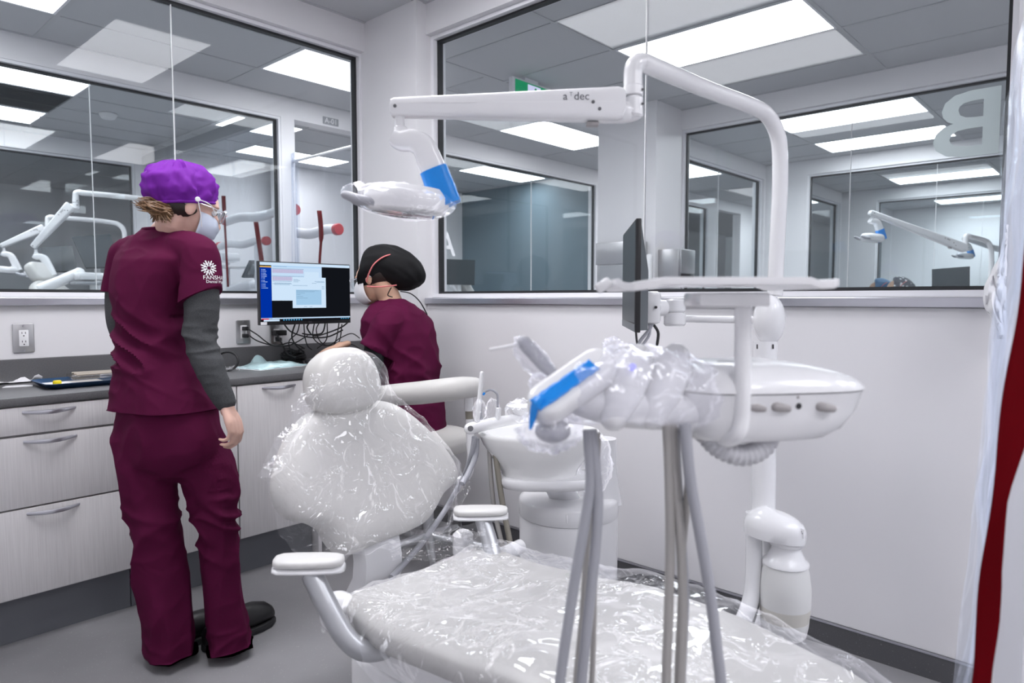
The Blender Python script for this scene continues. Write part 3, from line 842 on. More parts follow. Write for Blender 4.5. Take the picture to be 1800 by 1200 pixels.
single('power_adapter', b, 'rubber', 'black power adapter plugged in close below the monitor', 'adapter')
G = 'black cables hanging under the monitor'
cable([(436, 578, 3.40), (452, 588, 3.36), (478, 606, 3.30), (510, 606, 3.26), (540, 590, 3.28)], 'black cable running from the upper plug to the right', .0035)
cable([(436, 588, 3.40), (455, 600, 3.36), (485, 607, 3.32), (512, 602, 3.3), (535, 612, 3.25)], 'black cable running from the lower plug to the right', .0035)
cable([(487, 588, 3.39), (496, 605, 3.35), (506, 622, 3.3), (520, 628, 3.24)], 'thick black cable dropping from the hidden outlet to the heap', .0045)
loops = [
 [(520, 566, 3.16), (513, 590, 3.2), (520, 606, 3.24), (534, 618, 3.26)],
 [(527, 566, 3.16), (522, 585, 3.2), (508, 600, 3.24), (512, 622, 3.26)],
 [(534, 566, 3.17), (536, 592, 3.2), (541, 608, 3.22), (548, 614, 3.24)],
 [(545, 566, 3.17), (540, 576, 3.2), (552, 590, 3.24), (575, 585, 3.26), (600, 575, 3.2), (613, 565, 3.15)],
 [(553, 566, 3.17), (550, 590, 3.2), (560, 603, 3.25), (578, 607, 3.27), (598, 594, 3.24), (618, 586, 3.2), (632, 594, 3.16)],
 [(562, 566, 3.16), (556, 580, 3.2), (563, 600, 3.25), (580, 608, 3.28), (596, 600, 3.24), (601, 570, 3.16)],
 [(572, 566, 3.16), (566, 585, 3.2), (545, 588, 3.22), (532, 586, 3.24)],
 [(575, 566, 3.15), (574, 596, 3.2), (558, 612, 3.22)],
 [(596, 566, 3.15), (592, 592, 3.2), (585, 612, 3.24)],
 [(500, 570, 3.2), (512, 583, 3.22), (540, 592, 3.26), (575, 592, 3.24), (602, 580, 3.2)],
 [(600, 614, 3.22), (615, 605, 3.2), (632, 612, 3.16), (642, 622, 3.12)],
]
ordn = ('first', 'second', 'third', 'fourth', 'fifth', 'sixth', 'seventh', 'eighth', 'ninth')
for k, q in enumerate(loops):
    lb_ = ('black cable hanging from the monitor underside, the %s from its left end' % ordn[k]) if k < 9 else ('black cable crossing behind the other cables below the monitor', 'black cable curling up toward the seated woman from the worktop')[k - 9]
    cable(q, lb_, .003 if k % 3 else .004, G)
b = nb(); hc = cpt(521, 640) + V((0, 0.03, 0)); rnd = random.Random(5)
for k in range(26):
    a = rnd.uniform(0, PI); rr = rnd.uniform(.03, .07); zz = rnd.uniform(.012, .06); tl = rnd.uniform(-.6, .6)
    P = [hc + V((math.cos(q) * rr + rnd.uniform(-.003, .003), math.sin(q) * rr * .7, zz + math.sin(q + a) * rr * tl + .004)) for q in [2 * PI * i / 16 for i in range(16)]]
    for p in P: p.z = max(p.z, CT + .005) if False else max(p.z, hc.z + .005)
    tube(b, P, .0035, 6, closed=True)
o = single('cable_heap', b, 'rubber', 'heaped coil of black cables on the worktop under the monitor', 'cable heap')
o['kind'] = 'stuff'
b = nb(); ell(b, cpt(553, 641) + V((0, 0, .017)), (.033, .055, .018), Matrix.Rotation(.5, 3, 'Z')); single('computer_mouse', b, 'dark', 'black computer mouse under the hand of the seated woman', 'mouse')
# ================================================================ people
CFH = V((cf.x, cf.y, 0)).normalized()
UP = V((0, 0, 1))
def limb(bm, pts, rs, seg=16, n=5, flat=1.0, up=UP):
    P = spline(pts, n); tube(bm, P, lerp_list(rs, len(P)), seg, True, True, flat, up=up)
def ringpts(c, u, v, ru, rv, n=36, e=2.3):
    out = []
    for k in range(n):
        a = 2 * PI * k / n; x, y = math.cos(a), math.sin(a)
        out.append(c + u * (ru * math.copysign(abs(x) ** (2 / e), x)) + v * (rv * math.copysign(abs(y) ** (2 / e), y)))
    return out
def head_T(c, fwd, roll=0.0):
    x = fwd.normalized(); y = UP.cross(x).normalized(); z = x.cross(y)
    if roll:
        q = Quaternion(x, roll); y = q @ y; z = q @ z
    return basis(c, x, y, z)
def head_bm(bm, T):
    R = T.to_3x3()
    def e(c, r): ell(bm, T @ V(c), r, R, 22, 14)
    e((-.012, 0, .030), (.098, .076, .088)); e((.028, 0, -.028), (.062, .062, .086))
    e((.036, 0, -.074), (.048, .047, .042)); e((.066, 0, -.096), (.022, .024, .020)); e((.062, 0, .03), (.034, .055, .04))
    for s in (-1, 1):
        e((-.004, s * .078, -.008), (.019, .008, .031)); e((.062, s * .036, -.03), (.025, .022, .022)); e((.082, s * .034, .026), (.012, .022, .008))
    tube(bm, [T @ V((.086, 0, .012)), T @ V((.100, 0, -.012)), T @ V((.108, 0, -.034))], [.009, .012, .016], 10, round_ends=True)
    e((.084, 0, -.062), (.014, .022, .007)); e((.082, 0, -.074), (.014, .019, .008))
def eyes(parent, T):
    R = T.to_3x3()
    for s in (-1, 1):
        b = nb(); ell(b, T @ V((.0795, s * .033, .006)), (.0115, .0125, .0105), R, 16, 10); k = obj('eye', b, 'eyewhite', parent)
        b = nb(); ell(b, T @ V((.0895, s * .033, .005)), (.003, .0058, .0058), R, 12, 8); obj('iris', b, 'iris', k)
def hand_bm(bm, T, curl, thumb=0.5, spread=0.0, s=1.0):
    """T: local x towards the fingertips, y towards the thumb side, z out of the back of the hand"""
    def p(x, y, z): return T @ V((x * s, y * s, z * s))
    R = T.to_3x3()
    limb(bm, [p(-.035, 0, 0), p(0, 0, 0), p(.02, .001, 0)], [.024 * s, .023 * s, .026 * s], 14, 4, .72, up=R @ V((0, 0, 1)))
    for y, l in ((.027, .088), (.009, .091), (-.010, .087), (-.027, .078)):
        limb(bm, [p(.005, y * .6, 0), p(l * .55, y * .95, .004), p(l, y, .001)], [.0125 * s, .0135 * s, .0105 * s], 10, 4)
    for k, (y, l0, L, r) in enumerate(((.028, .088, .070, .0090), (.009, .092, .078, .0094), (-.010, .088, .072, .0090), (-.028, .078, .058, .0080))):
        P = [V((l0, y, .001))]; a = 0; segs = (.44, .31, .25)
        for q, fr in enumerate(segs):
            a += curl * (1.0, 1.15, .8)[q] * (1 + .09 * k)
            P.append(P[-1] + V((math.cos(a), spread * (1.5 - k) * .1, -math.sin(a))) * L * fr)
        tube(bm, [p(*q) for q in P], [r * s, r * .95 * s, r * .86 * s, r * .68 * s], 10, round_ends=True)
    t = thumb
    tube(bm, [p(.018, .020, -.004), p(.045, .040, -.012 - .008 * t), p(.072, .046 - .006 * t, -.020 - .016 * t), p(.096, .043 - .012 * t, -.026 - .030 * t)], [.0155 * s, .0125 * s, .0105 * s, .0080 * s], 10, round_ends=True)
def foot_rings(heel, d, L, hs, ws, z0=0.0):
    s = UP.cross(d).normalized(); out = []
    for t, h, w_ in zip((0, .04, .15, .35, .55, .72, .88, .97, 1.0), hs, ws):
        c = heel + d * (L * t)
        out.append([c + s * (w_ * math.cos(a)) * (1 if math.sin(a) < .3 else .92) + UP * (z0 + h * (.5 + .5 * math.sin(a))) for a in [2 * PI * k / 22 for k in range(22)]])
    return out
def clog(parent, heel, d, L=.285):
    d = d.normalized()
    b = nb(); loft(b, foot_rings(heel, d, L, (.03, .066, .085, .092, .096, .090, .074, .052, .024), (.010, .030, .037, .038, .043, .049, .044, .028, .010), .016))
    u = obj('clog', b, 'clog', parent)
    b = nb(); s = UP.cross(d).normalized(); o_ = []
    ws = ((-.004, .0), (.0, .016), (.03, .034), (.10, .040), (.16, .046), (.21, .052), (.25, .047), (.28, .028), (.289, .0))
    for x, w_ in ws: o_.append((x * L / .285, w_))
    for x, w_ in reversed(ws[1:-1]): o_.append((x * L / .285, -w_))
    prism(b, o_, basis(heel + UP * .001, d, s, UP), .026, .006); obj('sole', b, 'rubber', u)
def foldnoise(p, sc, axis=(1, 1, 1), seed=0.0):
    q = V((p.x * sc * axis[0] + seed, p.y * sc * axis[1], p.z * sc * axis[2]))
    w_ = noise.noise(q * .6 + V((7, 3, 1))) * .5
    r_ = 1 - abs(noise.noise(q + V((w_, w_, w_))))
    return 2.2 * (r_ ** 3 - .45)
def face_mask(parent, T, material, rx=.089, ry=.072, rz=.062, c=(.026, 0, -.054), pleats=True, cup=False):
    b = nb(); g = []
    for i in range(15):
        e = (-62 + 118 * i / 14) * PI / 180; row = []
        for j in range(25):
            a = (-84 + 168 * j / 24) * PI / 180
            q = 1 + (.02 * math.sin(i * 1.7) if pleats else 0)
            nx = .014 * max(0, 1 - (a / .5) ** 2) * max(0, e)
            row.append(T @ V((c[0] + (rx * q + nx) * math.cos(a) * math.cos(e) ** (.75 if cup else 1), ry * math.sin(a) * math.cos(e) ** .6, c[2] + rz * math.sin(e))))
        g.append(row)
    sheet(b, g); o = obj('face_mask', b, material, parent, angle=60)
    so = o.modifiers.new('thick', 'SOLIDIFY'); so.thickness = .0022; so.offset = 1
    return o
def spectacles(parent, T, mt='alu', big=1.0):
    r = thing_part('spectacles', parent)
    for s in (-1, 1):
        oc = [(s * .034 + x, z + .002) for x, z in rrect(.056 * big, .044 * big, .016, 5)]
        b = nb(); tube(b, [T @ V((.113 - .10 * (abs(y) ** 2) * 6, y, z)) for y, z in oc], .0016, 6, closed=True); obj('lens_rim', b, mt, r)
        b = nb(); prism(b, oc, T @ basis(V((.1125, 0, 0)), V((0, 1, 0)), V((0, 0, 1)), V((1, 0, 0))), .0012); obj('lens', b, 'lens', r, smooth=False)
        b = nb(); tube(b, [T @ V((.103, s * .062, .012)), T @ V((.06, s * .079, .013)), T @ V((-.008, s * .086, .012)), T @ V((-.025, s * .083, -.006))], .0016, 6); obj('temple', b, mt, r)
    return r
def thing_part(name, parent):
    o = bpy.data.objects.new(name, None); C.objects.link(o); o.parent = parent; o.empty_display_size = .02
    return o

# ---------------------------------------------------------------- the standing woman
pc = pt(300, 1160, 2.37); pc.z = 0
P1 = thing('person', 'woman standing in burgundy scrubs, purple cap and gray sleeves, back to the photographer', 'person', pc)
A1 = math.radians(24)
g1 = CFH * math.cos(A1) + cr * math.sin(A1)          # where the chest points
r1 = cr * math.cos(A1) - CFH * math.sin(A1)          # her right
D1 = 2.37
hd = CFH * math.cos(math.radians(52)) + cr * math.sin(math.radians(52)) - UP * .30
HT1 = head_T(pt(329, 364, 2.38), hd, 0.0)
# tunic -----------------------------------------------------------
b = nb(); rows = [(403, 289, 37, .058), (412, 289, 52, .075), (424, 286, 72, .088), (438, 283, 84, .098), (458, 279, 86, .106), (485, 273, 78, .112), (515, 268, 70, .114), (555, 268, 63, .110),
    (595, 271, 61, .106), (630, 275, 66, .112), (665, 281, 78, .125), (695, 287, 90, .136), (716, 289, 96, .142), (735, 290, 98, .144)]
loft(b, [ringpts(pt(cx, y, D1 + (.03 if y < 440 else 0)), r1, g1, hw / F * D1, t) for y, cx, hw, t in rows])
sh_r, el_r, wr_r = pt(349, 446, 2.30), pt(352, 592, 2.28), pt(396, 706, 2.27)
sh_l, el_l, wr_l = pt(222, 450, 2.44), pt(219, 588, 2.47), pt(270, 640, 2.62)
limb(b, [pt(318, 436, 2.34), sh_r, pt(353, 485, 2.29), pt(354, 522, 2.285), pt(354, 545, 2.285)], [.062, .064, .064, .068, .070], 24, 5)
limb(b, [pt(245, 440, 2.42), sh_l, pt(208, 485, 2.45), pt(204, 510, 2.46), pt(203, 530, 2.46)], [.060, .056, .048, .050, .050], 24, 5)
me = fuse(b, .0065, 5)
hem_z, waist_z = pt(289, 716, D1).z, pt(270, 600, D1).z
# trim the rounded sleeve ends and the closed hem a little so they end as flat cloth edges
def fn(p, n):
    k = math.exp(-((p.z - waist_z + .02) / .10) ** 2)
    d = .016 * k * foldnoise(p + V((0, 0, .5)) * (p - pc).dot(cr), 6, (1, 1, 2.4), 3) + .0055 * foldnoise(p, 5, (1.4, 1.4, .8), 8) * (0.45 + k) + .0016 * foldnoise(p, 14, (1, 1, 1), 1)
    fl = max(0, (hem_z + .16 - p.z) / .16)
    return d * .9 + .004 * fl * math.sin((p - pc).dot(cr) * 34 + 1)
displace(me, fn)
def cut_flat(me, c, n, rad):
    """press everything past a hem plane onto it, so the cloth ends in a clean edge"""
    n = V(n).normalized()
    for v in me.vertices:
        q = v.co - c
        if q.length < rad and q.dot(n) > 0: v.co -= n * q.dot(n)
cut_flat(me, pt(354, 523, 2.285), pt(355, 560, 2.28) - pt(353, 500, 2.29) + cr * .05, .13)
cut_flat(me, pt(203, 513, 2.46), pt(204, 540, 2.46) - pt(206, 500, 2.455), .10)
cut_flat(me, V((pc.x, pc.y, hem_z)), -UP, .6)
top1 = fromesh('scrub_top', me, 'scrub', P1); me.set_sharp_from_angle(angle=math.radians(48))
# hems: a stitched band at sleeve ends and bottom, and the neckband
def hem(path, parent, mt, r=.004, name='hem', closed=True):
    b = nb(); tube(b, path, r, 6, closed=closed); return obj(name, b, mt, parent)
nk = ringpts(pt(289, 404, D1 + .03), r1, g1, 37.5 / F * D1, .060, 30, 2.2)
hem(nk, P1, 'scrub', .0055, 'neckband')
# logo on the right sleeve ---------------------------------------
bvh1 = None
def wrap_decal(name, me, T, direction, target, material, parent, off=.0012):
    """lay a flat mesh on the cloth by casting each vertex along a direction"""
    vs = [wm(target) @ v.co for v in target.data.vertices]
    bvh = BVHTree.FromPolygons(vs, [tuple(p.vertices) for p in target.data.polygons])
    me.transform(T); bmd = bmesh.new(); bmd.from_mesh(me); bad = []
    bmesh.ops.subdivide_edges(bmd, edges=[e for e in bmd.edges if e.calc_length() > .006], cuts=1)
    for v in bmd.verts:
        hit = bvh.ray_cast(v.co - direction * .2, direction)
        if hit[0] is None: bad.append(v)
        else: v.co = hit[0] + hit[1] * off * (1 if hit[1].dot(direction) < 0 else -1)
    bmesh.ops.delete(bmd, geom=bad, context='VERTS')
    bmd.to_mesh(me); bmd.free()
    return fromesh(name, me, material, parent, smooth=False)
ldir = (CFH * .80 - cr * .60).normalized()           # looking square at the outside of the sleeve
lx = (cr * .80 + CFH * .60).normalized()
lc = pt(375, 492, 2.25)
def flat_mesh(polys):
    bb = bmesh.new()
    for o_ in polys: bb.faces.new([bb.verts.new((x, y, 0)) for x, y in o_])
    m_ = bpy.data.meshes.new('flat'); bb.to_mesh(m_); bb.free(); return m_
em = []
for k in range(8):                                   # star of eight chevrons
    a = PI / 4 * k + PI / 8; ca, sa = math.cos(a), math.sin(a)
    def q(x, y): return (x * ca - y * sa, x * sa + y * ca)
    em.append([q(.006, -.002), q(.026, -.002), q(.026, .002), q(.006, .002)])
    for s in (1, -1):
        em.append([q(.0105, s * .002), q(.019, s * .0085), q(.0225, s * .0085), q(.014, s * .002)])
wrap_decal('sleeve_emblem', flat_mesh(em), basis(pt(367, 471, 2.25), lx, UP, -ldir), ldir, top1, 'logowhite', P1)
m_ = text_mesh('FANSHAWE', .0185, 0, 'LEFT'); wrap_decal('sleeve_lettering', m_, basis(pt(354, 488, 2.25), lx, UP, -ldir), ldir, top1, 'logowhite', P1)
m_ = text_mesh('Dental Hygiene', .0135, 0, 'LEFT'); wrap_decal('sleeve_lettering', m_, basis(pt(360, 495, 2.25), lx, UP, -ldir), ldir, top1, 'logowhite', P1)
# trousers ---------------------------------------------------------
b = nb()
rows = [(690, 290, 84, .118), (720, 293, 92, .126), (760, 295, 98, .132), (790, 297, 95, .126), (812, 299, 80, .112), (832, 301, 52, .085), (842, 302, 25, .05)]
loft(b, [ringpts(pt(cx, y, D1), r1, g1, hw / F * D1, t, 32, 2.2) for y, cx, hw, t in rows])
kL = [pt(250, 770, 2.37), pt(258, 830, 2.36), pt(266, 890, 2.35), pt(275, 940, 2.35), pt(281, 1000, 2.36), pt(291, 1070, 2.36), pt(300, 1128, 2.37), pt(304, 1185, 2.37)]
kR = [pt(340, 770, 2.37), pt(366, 830, 2.38), pt(378, 880, 2.38), pt(381, 935, 2.38), pt(389, 1000, 2.40), pt(393, 1060, 2.41), pt(399, 1108, 2.42), pt(403, 1165, 2.42)]
limb(b, kL, [.090, .088, .078, .072, .084, .080, .074, .074], 28, 6)
limb(b, kR, [.090, .086, .076, .062, .066, .068, .072, .074], 28, 6)
me = fuse(b, .0065, 30)
kz = pt(380, 930, D1).z

def fn(p, n):
    x = (p - pc).dot(cr)
    k = math.exp(-((p.z - kz - .03) / .11) ** 2) * (1.3 if x > .05 else .6)
    d = .0105 * k * foldnoise(p + UP * .5 * x, 6.5, (1, 1, 2.2), 5) + .008 * foldnoise(p, 4.5, (1.6, 1.6, .55), 2) + .0015 * foldnoise(p, 13, (1, 1, 1), 7)
    c_ = max(0, (.16 - p.z) / .16)
    return d + c_ * .008 * foldnoise(p, 9, (1, 1, 1.6), 12)
displace(me, fn)
for v in me.vertices: v.co.z = max(v.co.z, .034)
pants1 = fromesh('scrub_pants', me, 'scrub', P1)
b = nb(); s0 = pt(398, 800, 2.34)                     # patch pocket on the right thigh
m_ = flat_mesh([[(-.055 + .011 * i, -.10 + .02 * j), (-.044 + .011 * i, -.10 + .02 * j), (-.044 + .011 * i, -.08 + .02 * j), (-.055 + .011 * i, -.08 + .02 * j)] for i in range(9) for j in range(9)])
b.free()
wrap_decal('thigh_pocket', m_, basis(pt(388, 812, 2.3), lx, UP, -ldir), ldir, pants1, 'scrub', P1, .003)
# undershirt sleeves -------------------------------------------------
b = nb(); limb(b, [sh_r, pt(355, 530, 2.285), el_r, pt(368, 645, 2.265), wr_r], [.050, .056, .051, .048, .033], 24, 8)
me = fuse(b, .005, 3)
def fn(p, n):
    k = math.exp(-((p.z - el_r.z + .005) / .05) ** 2)
    return .0055 * k * foldnoise(p, 11, (.6, .6, 3.0), 4) + .0012 * foldnoise(p, 10, (1, 1, 2), 9)
displace(me, fn); fromesh('undershirt_sleeve', me, 'sleevegray', P1)
b = nb(); limb(b, [sh_l, pt(210, 525, 2.465), el_l, wr_l], [.046, .047, .043, .032], 20, 8)
me = fuse(b, .006, 3); fromesh('undershirt_sleeve', me, 'sleevegray', P1)
# skin: one continuous figure under the clothes ------------------------
b = nb(); head_bm(b, HT1)
limb(b, [HT1 @ V((-.022, 0, .0)), HT1 @ V((-.030, 0, -.07)), pt(306, 400, 2.39), pt(291, 420, 2.40), pt(282, 470, 2.40)], [.060, .054, .054, .060, .07], 20, 5)
limb(b, [pt(289, 428, 2.39), pt(316, 424, 2.36), pt(334, 440, 2.32)], [.05, .042, .038], 14, 4)
limb(b, [pt(287, 428, 2.40), pt(258, 426, 2.42), pt(236, 442, 2.43)], [.05, .042, .038], 14, 4)
limb(b, [pt(280, 470, D1), pt(270, 560, D1), pt(276, 640, D1), pt(292, 740, D1)], [.082, .085, .085, .095], 20, 5)
limb(b, [pt(310, 445, 2.33), sh_r, pt(354, 530, 2.285), el_r, pt(370, 648, 2.265), wr_r, pt(400, 722, 2.268)], [.05, .044, .040, .037, .034, .025, .023], 16, 5)
limb(b, [pt(240, 448, 2.42), sh_l, pt(210, 525, 2.465), el_l, wr_l], [.05, .038, .034, .032, .024], 16, 5)
limb(b, kL[:-2] + [pt(300, 1120, 2.37)], [.075, .07, .06, .05, .05, .045, .04], 16, 4)
limb(b, kR[:-2] + [pt(398, 1100, 2.42)], [.075, .07, .06, .045, .05, .045, .04], 16, 4)
hx = (pt(417, 768, 2.27) - pt(399, 715, 2.268)).normalized(); hy = (CFH * .9 + cr * .15).normalized(); hz = hx.cross(hy).normalized()
if hz.dot(cr) < 0: hz = -hz
hy = (hy - hx * hx.dot(hy)).normalized()
hand_bm(b, basis(pt(400, 717, 2.268), hx, hy, hz), .58, .5)
lx2 = (V((wr_l - el_l))).normalized(); ly2 = UP; lz2 = lx2.cross(ly2).normalized()
hand_bm(b, basis(wr_l + lx2 * .02, lx2, (UP - lx2 * lx2.dot(UP)).normalized(), lz2), .5, .4)
me = fuse(b, .0042, 4); body1 = fromesh('body', me, 'skin1', P1)
eyes(P1, HT1)
clog(P1, V((.860, 2.490, 0)), V((1, .08, 0)), .29); clog(P1, V((1.012, 2.400, 0)), V((1, .16, 0)), .29)
# hair, cap, mask, glasses -----------------------------------------------
b = nb(); R_ = HT1.to_3x3()
ell(b, HT1 @ V((-.030, 0, -.010)), (.084, .0775, .055), R_, 26, 16)
me = baked(b, [('SUBSURF', dict(levels=1, render_levels=1))]); displace(me, lambda p, n: .002 * foldnoise(p, 40, (1, 1, .3))); fromesh('hair', me, 'hairdark', P1)
hb = HT1 @ V((-.098, .028, -.012)); tail_dir = (pt(252, 362, 2.40) - hb)
pony = thing_part('ponytail', P1)
rnd = random.Random(11); b = nb()
e0 = pt(251, 358, 2.27)
for k in range(230):
    o_ = V((rnd.gauss(0, .010), rnd.gauss(0, .010), rnd.gauss(0, .010)))
    st = pt(298, 371, 2.30) + o_ * .8
    if k < 160:
        en = e0 + V((rnd.gauss(0, .012), rnd.gauss(0, .010), rnd.gauss(-.002, .009))); mid = (st + en) / 2 + UP * rnd.uniform(-.020, .022) + CFH * rnd.uniform(-.02, .02)
    else:
        en = pt(rnd.uniform(264, 303), rnd.uniform(378, 392), 2.285 + rnd.gauss(0, .008)); mid = (st + en) / 2 + UP * .010 - cr * .012
    tube(b, spline([st, mid, en], 6), [.0034, .0036, .0008], 5)
obj('strands', b, 'hair1', pony)
def cap_bm(T, rows, n=64, seed=0.0, amp=.006, tie=None):
    b = nb(); rg = []
    prof = spline([V((s, rx, 0)) for s, rx in [(q[0], q[1]) for q in rows]], 6)
    ctr = spline([V(q[3]) for q in rows], 6); ry = spline([V((q[2], 0, 0)) for q in rows], 6)
    for i, (pp, c_, yy) in enumerate(zip(prof, ctr, ry)):
        t = i / (len(prof) - 1); ring = []
        for k in range(n):
            a = 2 * PI * k / n
            q = V((math.cos(a), math.sin(a), c_.z * 9))
            fold = amp * (1 - t * .3) * (1 - 2 * abs(noise.noise(V((q.x * 2.3 + seed, q.y * 2.3, q.z * .8))))) + amp * .5 * (1 - 2 * abs(noise.noise(V((q.x * 5 + seed, q.y * 5, q.z * 2.2)))))
            fold = (fold - amp * .75) * min(1, t * 5 + .15)
            ring.append(T @ (c_ + V(((pp.y + fold) * math.cos(a), (yy.x + fold) * math.sin(a), fold * .4))))
        rg.append(ring)
    loft(b, rg); return b
TC = HT1 @ Matrix.Rotation(math.radians(-10), 4, 'Y')
TC = HT1 @ Matrix.Rotation(math.radians(-20), 4, 'Y')
b = cap_bm(TC, [(0, .1035, .085, (-.009, 0, .010)), (.1, .107, .088, (-.011, 0, .022)), (.3, .116, .101, (-.017, 0, .052)), (.55, .112, .099, (-.020, 0, .094)), (.8, .084, .074, (-.020, 0, .130)), (.95, .045, .040, (-.020, 0, .149)), (1, .015, .015, (-.020, 0, .155))], seed=4.2, amp=.023)
cap1 = obj('surgical_cap', b, 'purple', P1, angle=70)
b = nb(); tube(b, [TC @ V((-.009 + .1045 * math.cos(a), .086 * math.sin(a), .010)) for a in [2 * PI * k / 40 for k in range(40)]], .0055, 8, closed=True, flat=1.0); obj('cap_band', b, 'purple', cap1)
b = nb(); tube(b, spline([TC @ V((-.100, .0, .008)), TC @ V((-.104, -.005, -.02)), TC @ V((-.092, -.004, -.05))], 5), [.012, .010, .004], 8); obj('cap_tie', b, 'purple', cap1)
mk = face_mask(P1, HT1, 'maskblue')
bt = HT1 @ V((.006, -.094, .020))
b = nb(); cyl(b, bt, bt - R_ @ V((0, .005, 0)), .0085, bev=.0015, seg=18); obj('cap_button', b, 'whitematte', cap1)
b = nb(); tube(b, spline([bt - R_ @ V((0, .004, 0)), HT1 @ V((.030, -.089, -.025)), HT1 @ V((.046, -.078, -.062))], 6), .0017, 6); obj('ear_loop', b, 'whitematte', mk)
b = nb(); tube(b, spline([bt - R_ @ V((0, .003, 0)), HT1 @ V((.05, -.089, .018)), HT1 @ V((.078, -.074, -.006))], 6), .0017, 6); obj('ear_loop', b, 'whitematte', mk)
spectacles(P1, HT1, 'alu', 1.05)

# ---------------------------------------------------------------- the seated woman
D2 = 3.36
pc2 = pt(712, 760, D2); pc2.z = 0
P2 = thing('person', 'woman sitting at the computer in burgundy scrubs, black cap and white mask', 'person', pc2)
g2 = (-cr * .83 + CFH * .56).normalized(); r2 = UP.cross(g2) * -1            # chest direction, her right
if r2.dot(CFH) < 0: pass
s2 = UP.cross(g2).normalized()                                               # her left (towards the photographer)
HT2 = head_T(pt(662, 488, 3.37), (-cr * .92 + CFH * .40 - UP * .30))
b = nb(); rows = [(525, 690, 25, .050), (535, 691, 38, .095), (548, 694, 47, .150), (562, 697, 52, .185), (585, 702, 56, .195), (615, 709, 54, .185), (650, 714, 52, .170), (690, 718, 53, .165), (725, 721, 56, .172), (756, 722, 60, .18)]
loft(b, [ringpts(pt(cx, y, D2), g2, s2, hw / F * D2 * 1.0, t, 36, 2.2) for y, cx, hw, t in rows])
shl, ell_, wrl = pt(681, 572, 3.20), pt(650, 648, 3.16), pt(592, 634, 3.42)
shr, elr, wrr = pt(712, 566, 3.53), pt(672, 648, 3.60), pt(625, 633, 3.66)
limb(b, [pt(690, 560, 3.26), shl, pt(664, 600, 3.185), pt(655, 617, 3.18), pt(646, 632, 3.175)], [.065, .066, .062, .066, .066], 24, 5)
limb(b, [pt(700, 560, 3.46), shr, pt(700, 600, 3.55), pt(690, 618, 3.57)], [.065, .064, .06, .062], 24, 5)
me = fuse(b, .0075, 5); z2 = pt(715, 660, D2).z
def fn(p, n):
    k = math.exp(-((p.z - z2) / .13) ** 2)
    return .0095 * (k + .3) * foldnoise(p + UP * .4 * (p - pc2).dot(cr), 5.5, (1, 1, 1.9), 6) + .0025 * foldnoise(p, 10, (1, 1, 1), 3)
displace(me, fn); cut_flat(me, pt(655, 615, 3.18), pt(646, 632, 3.175) - pt(664, 600, 3.185), .12); fromesh('scrub_top', me, 'scrub', P2); me.set_sharp_from_angle(angle=math.radians(48))
hem(ringpts(pt(688, 531, D2), g2, s2, 28 / F * D2, .066, 30, 2.1), P2, 'scrub', .006, 'neckband')
b = nb()
hipz = pt(720, 770, D2).z
hp = V((pc2.x, pc2.y, max(hipz, .60)))
ell(b, hp + UP * .02, (.17, .17, .12), None, 24, 14)
kn = []
for s in (1, -1):
    k0, k1 = hp + s2 * s * .09, hp + g2 * .42 + s2 * s * .10 - UP * .06
    a1 = k1 + V((0, 0, -.40)) - g2 * .10; kn.append((k0, k1, a1))
    limb(b, [k0, (k0 + k1) / 2, k1, (k1 + a1) / 2, a1], [.095, .088, .075, .072, .070], 20, 5)
me = fuse(b, .009, 5); displace(me, lambda p, n: .005 * foldnoise(p, 6, (1, 1, 1), 2)); fromesh('scrub_pants', me, 'scrub', P2)
for k0, k1, a1 in kn:
    hl = a1 - g2 * .06; lift = max(a1.z - .09, 0)
    clog(P2, V((hl.x, hl.y, lift)), g2, .265)
b = nb(); limb(b, [shl, pt(660, 612, 3.18), ell_, pt(620, 642, 3.30), wrl], [.046, .050, .046, .042, .031], 20, 6); me = fuse(b, .006, 3); displace(me, lambda p, n: .002 * foldnoise(p, 14)); fromesh('undershirt_sleeve', me, 'sleeveblack', P2)
b = nb(); limb(b, [shr, pt(690, 618, 3.57), elr, wrr], [.046, .048, .044, .031], 20, 6); me = fuse(b, .006, 3); fromesh('undershirt_sleeve', me, 'sleeveblack', P2)
b = nb(); head_bm(b, HT2)
limb(b, [HT2 @ V((-.020, 0, .0)), HT2 @ V((-.030, 0, -.07)), pt(684, 522, 3.36), pt(691, 548, D2), pt(700, 600, D2)], [.060, .054, .054, .062, .08], 20, 5)
limb(b, [pt(692, 552, D2), pt(686, 556, 3.27), shl, pt(660, 612, 3.18), ell_, pt(620, 642, 3.30), wrl, pt(586, 632, 3.45)], [.05, .05, .038, .036, .034, .031, .025, .023], 16, 5)
limb(b, [pt(692, 552, D2), pt(704, 556, 3.46), shr, pt(690, 618, 3.57), elr, wrr], [.05, .05, .038, .036, .033, .025], 16, 5)
limb(b, [pt(700, 590, D2), pt(714, 660, D2), hp], [.095, .095, .10], 20, 5)
for k0, k1, a1 in kn: limb(b, [k0, k1, a1, a1 - UP * .05], [.07, .05, .04, .038], 14, 5)
mo = on_z(551, 637, CT + .035)
hx = (mo - wrl); hx = V((hx.x, hx.y, -.04)).normalized()
wl0 = mo - hx * .135 + UP * .030
limb(b, [wrl, (wrl + wl0) / 2, wl0], [.026, .025, .024], 14, 4)
hy = hx.cross(UP).normalized()
hand_bm(b, basis(wl0, hx, hy, hy.cross(hx) * (1 if hy.cross(hx).z > 0 else -1)), .28, .6, .3)
hx = V((wrr - elr)); hx = V((hx.x, hx.y, 0)).normalized(); hy = -hx.cross(UP).normalized()
hand_bm(b, basis(wrr + hx * .01, hx, hy, UP), .35, .6)
me = fuse(b, .0045, 4); fromesh('body', me, 'skin2', P2)
eyes(P2, HT2)
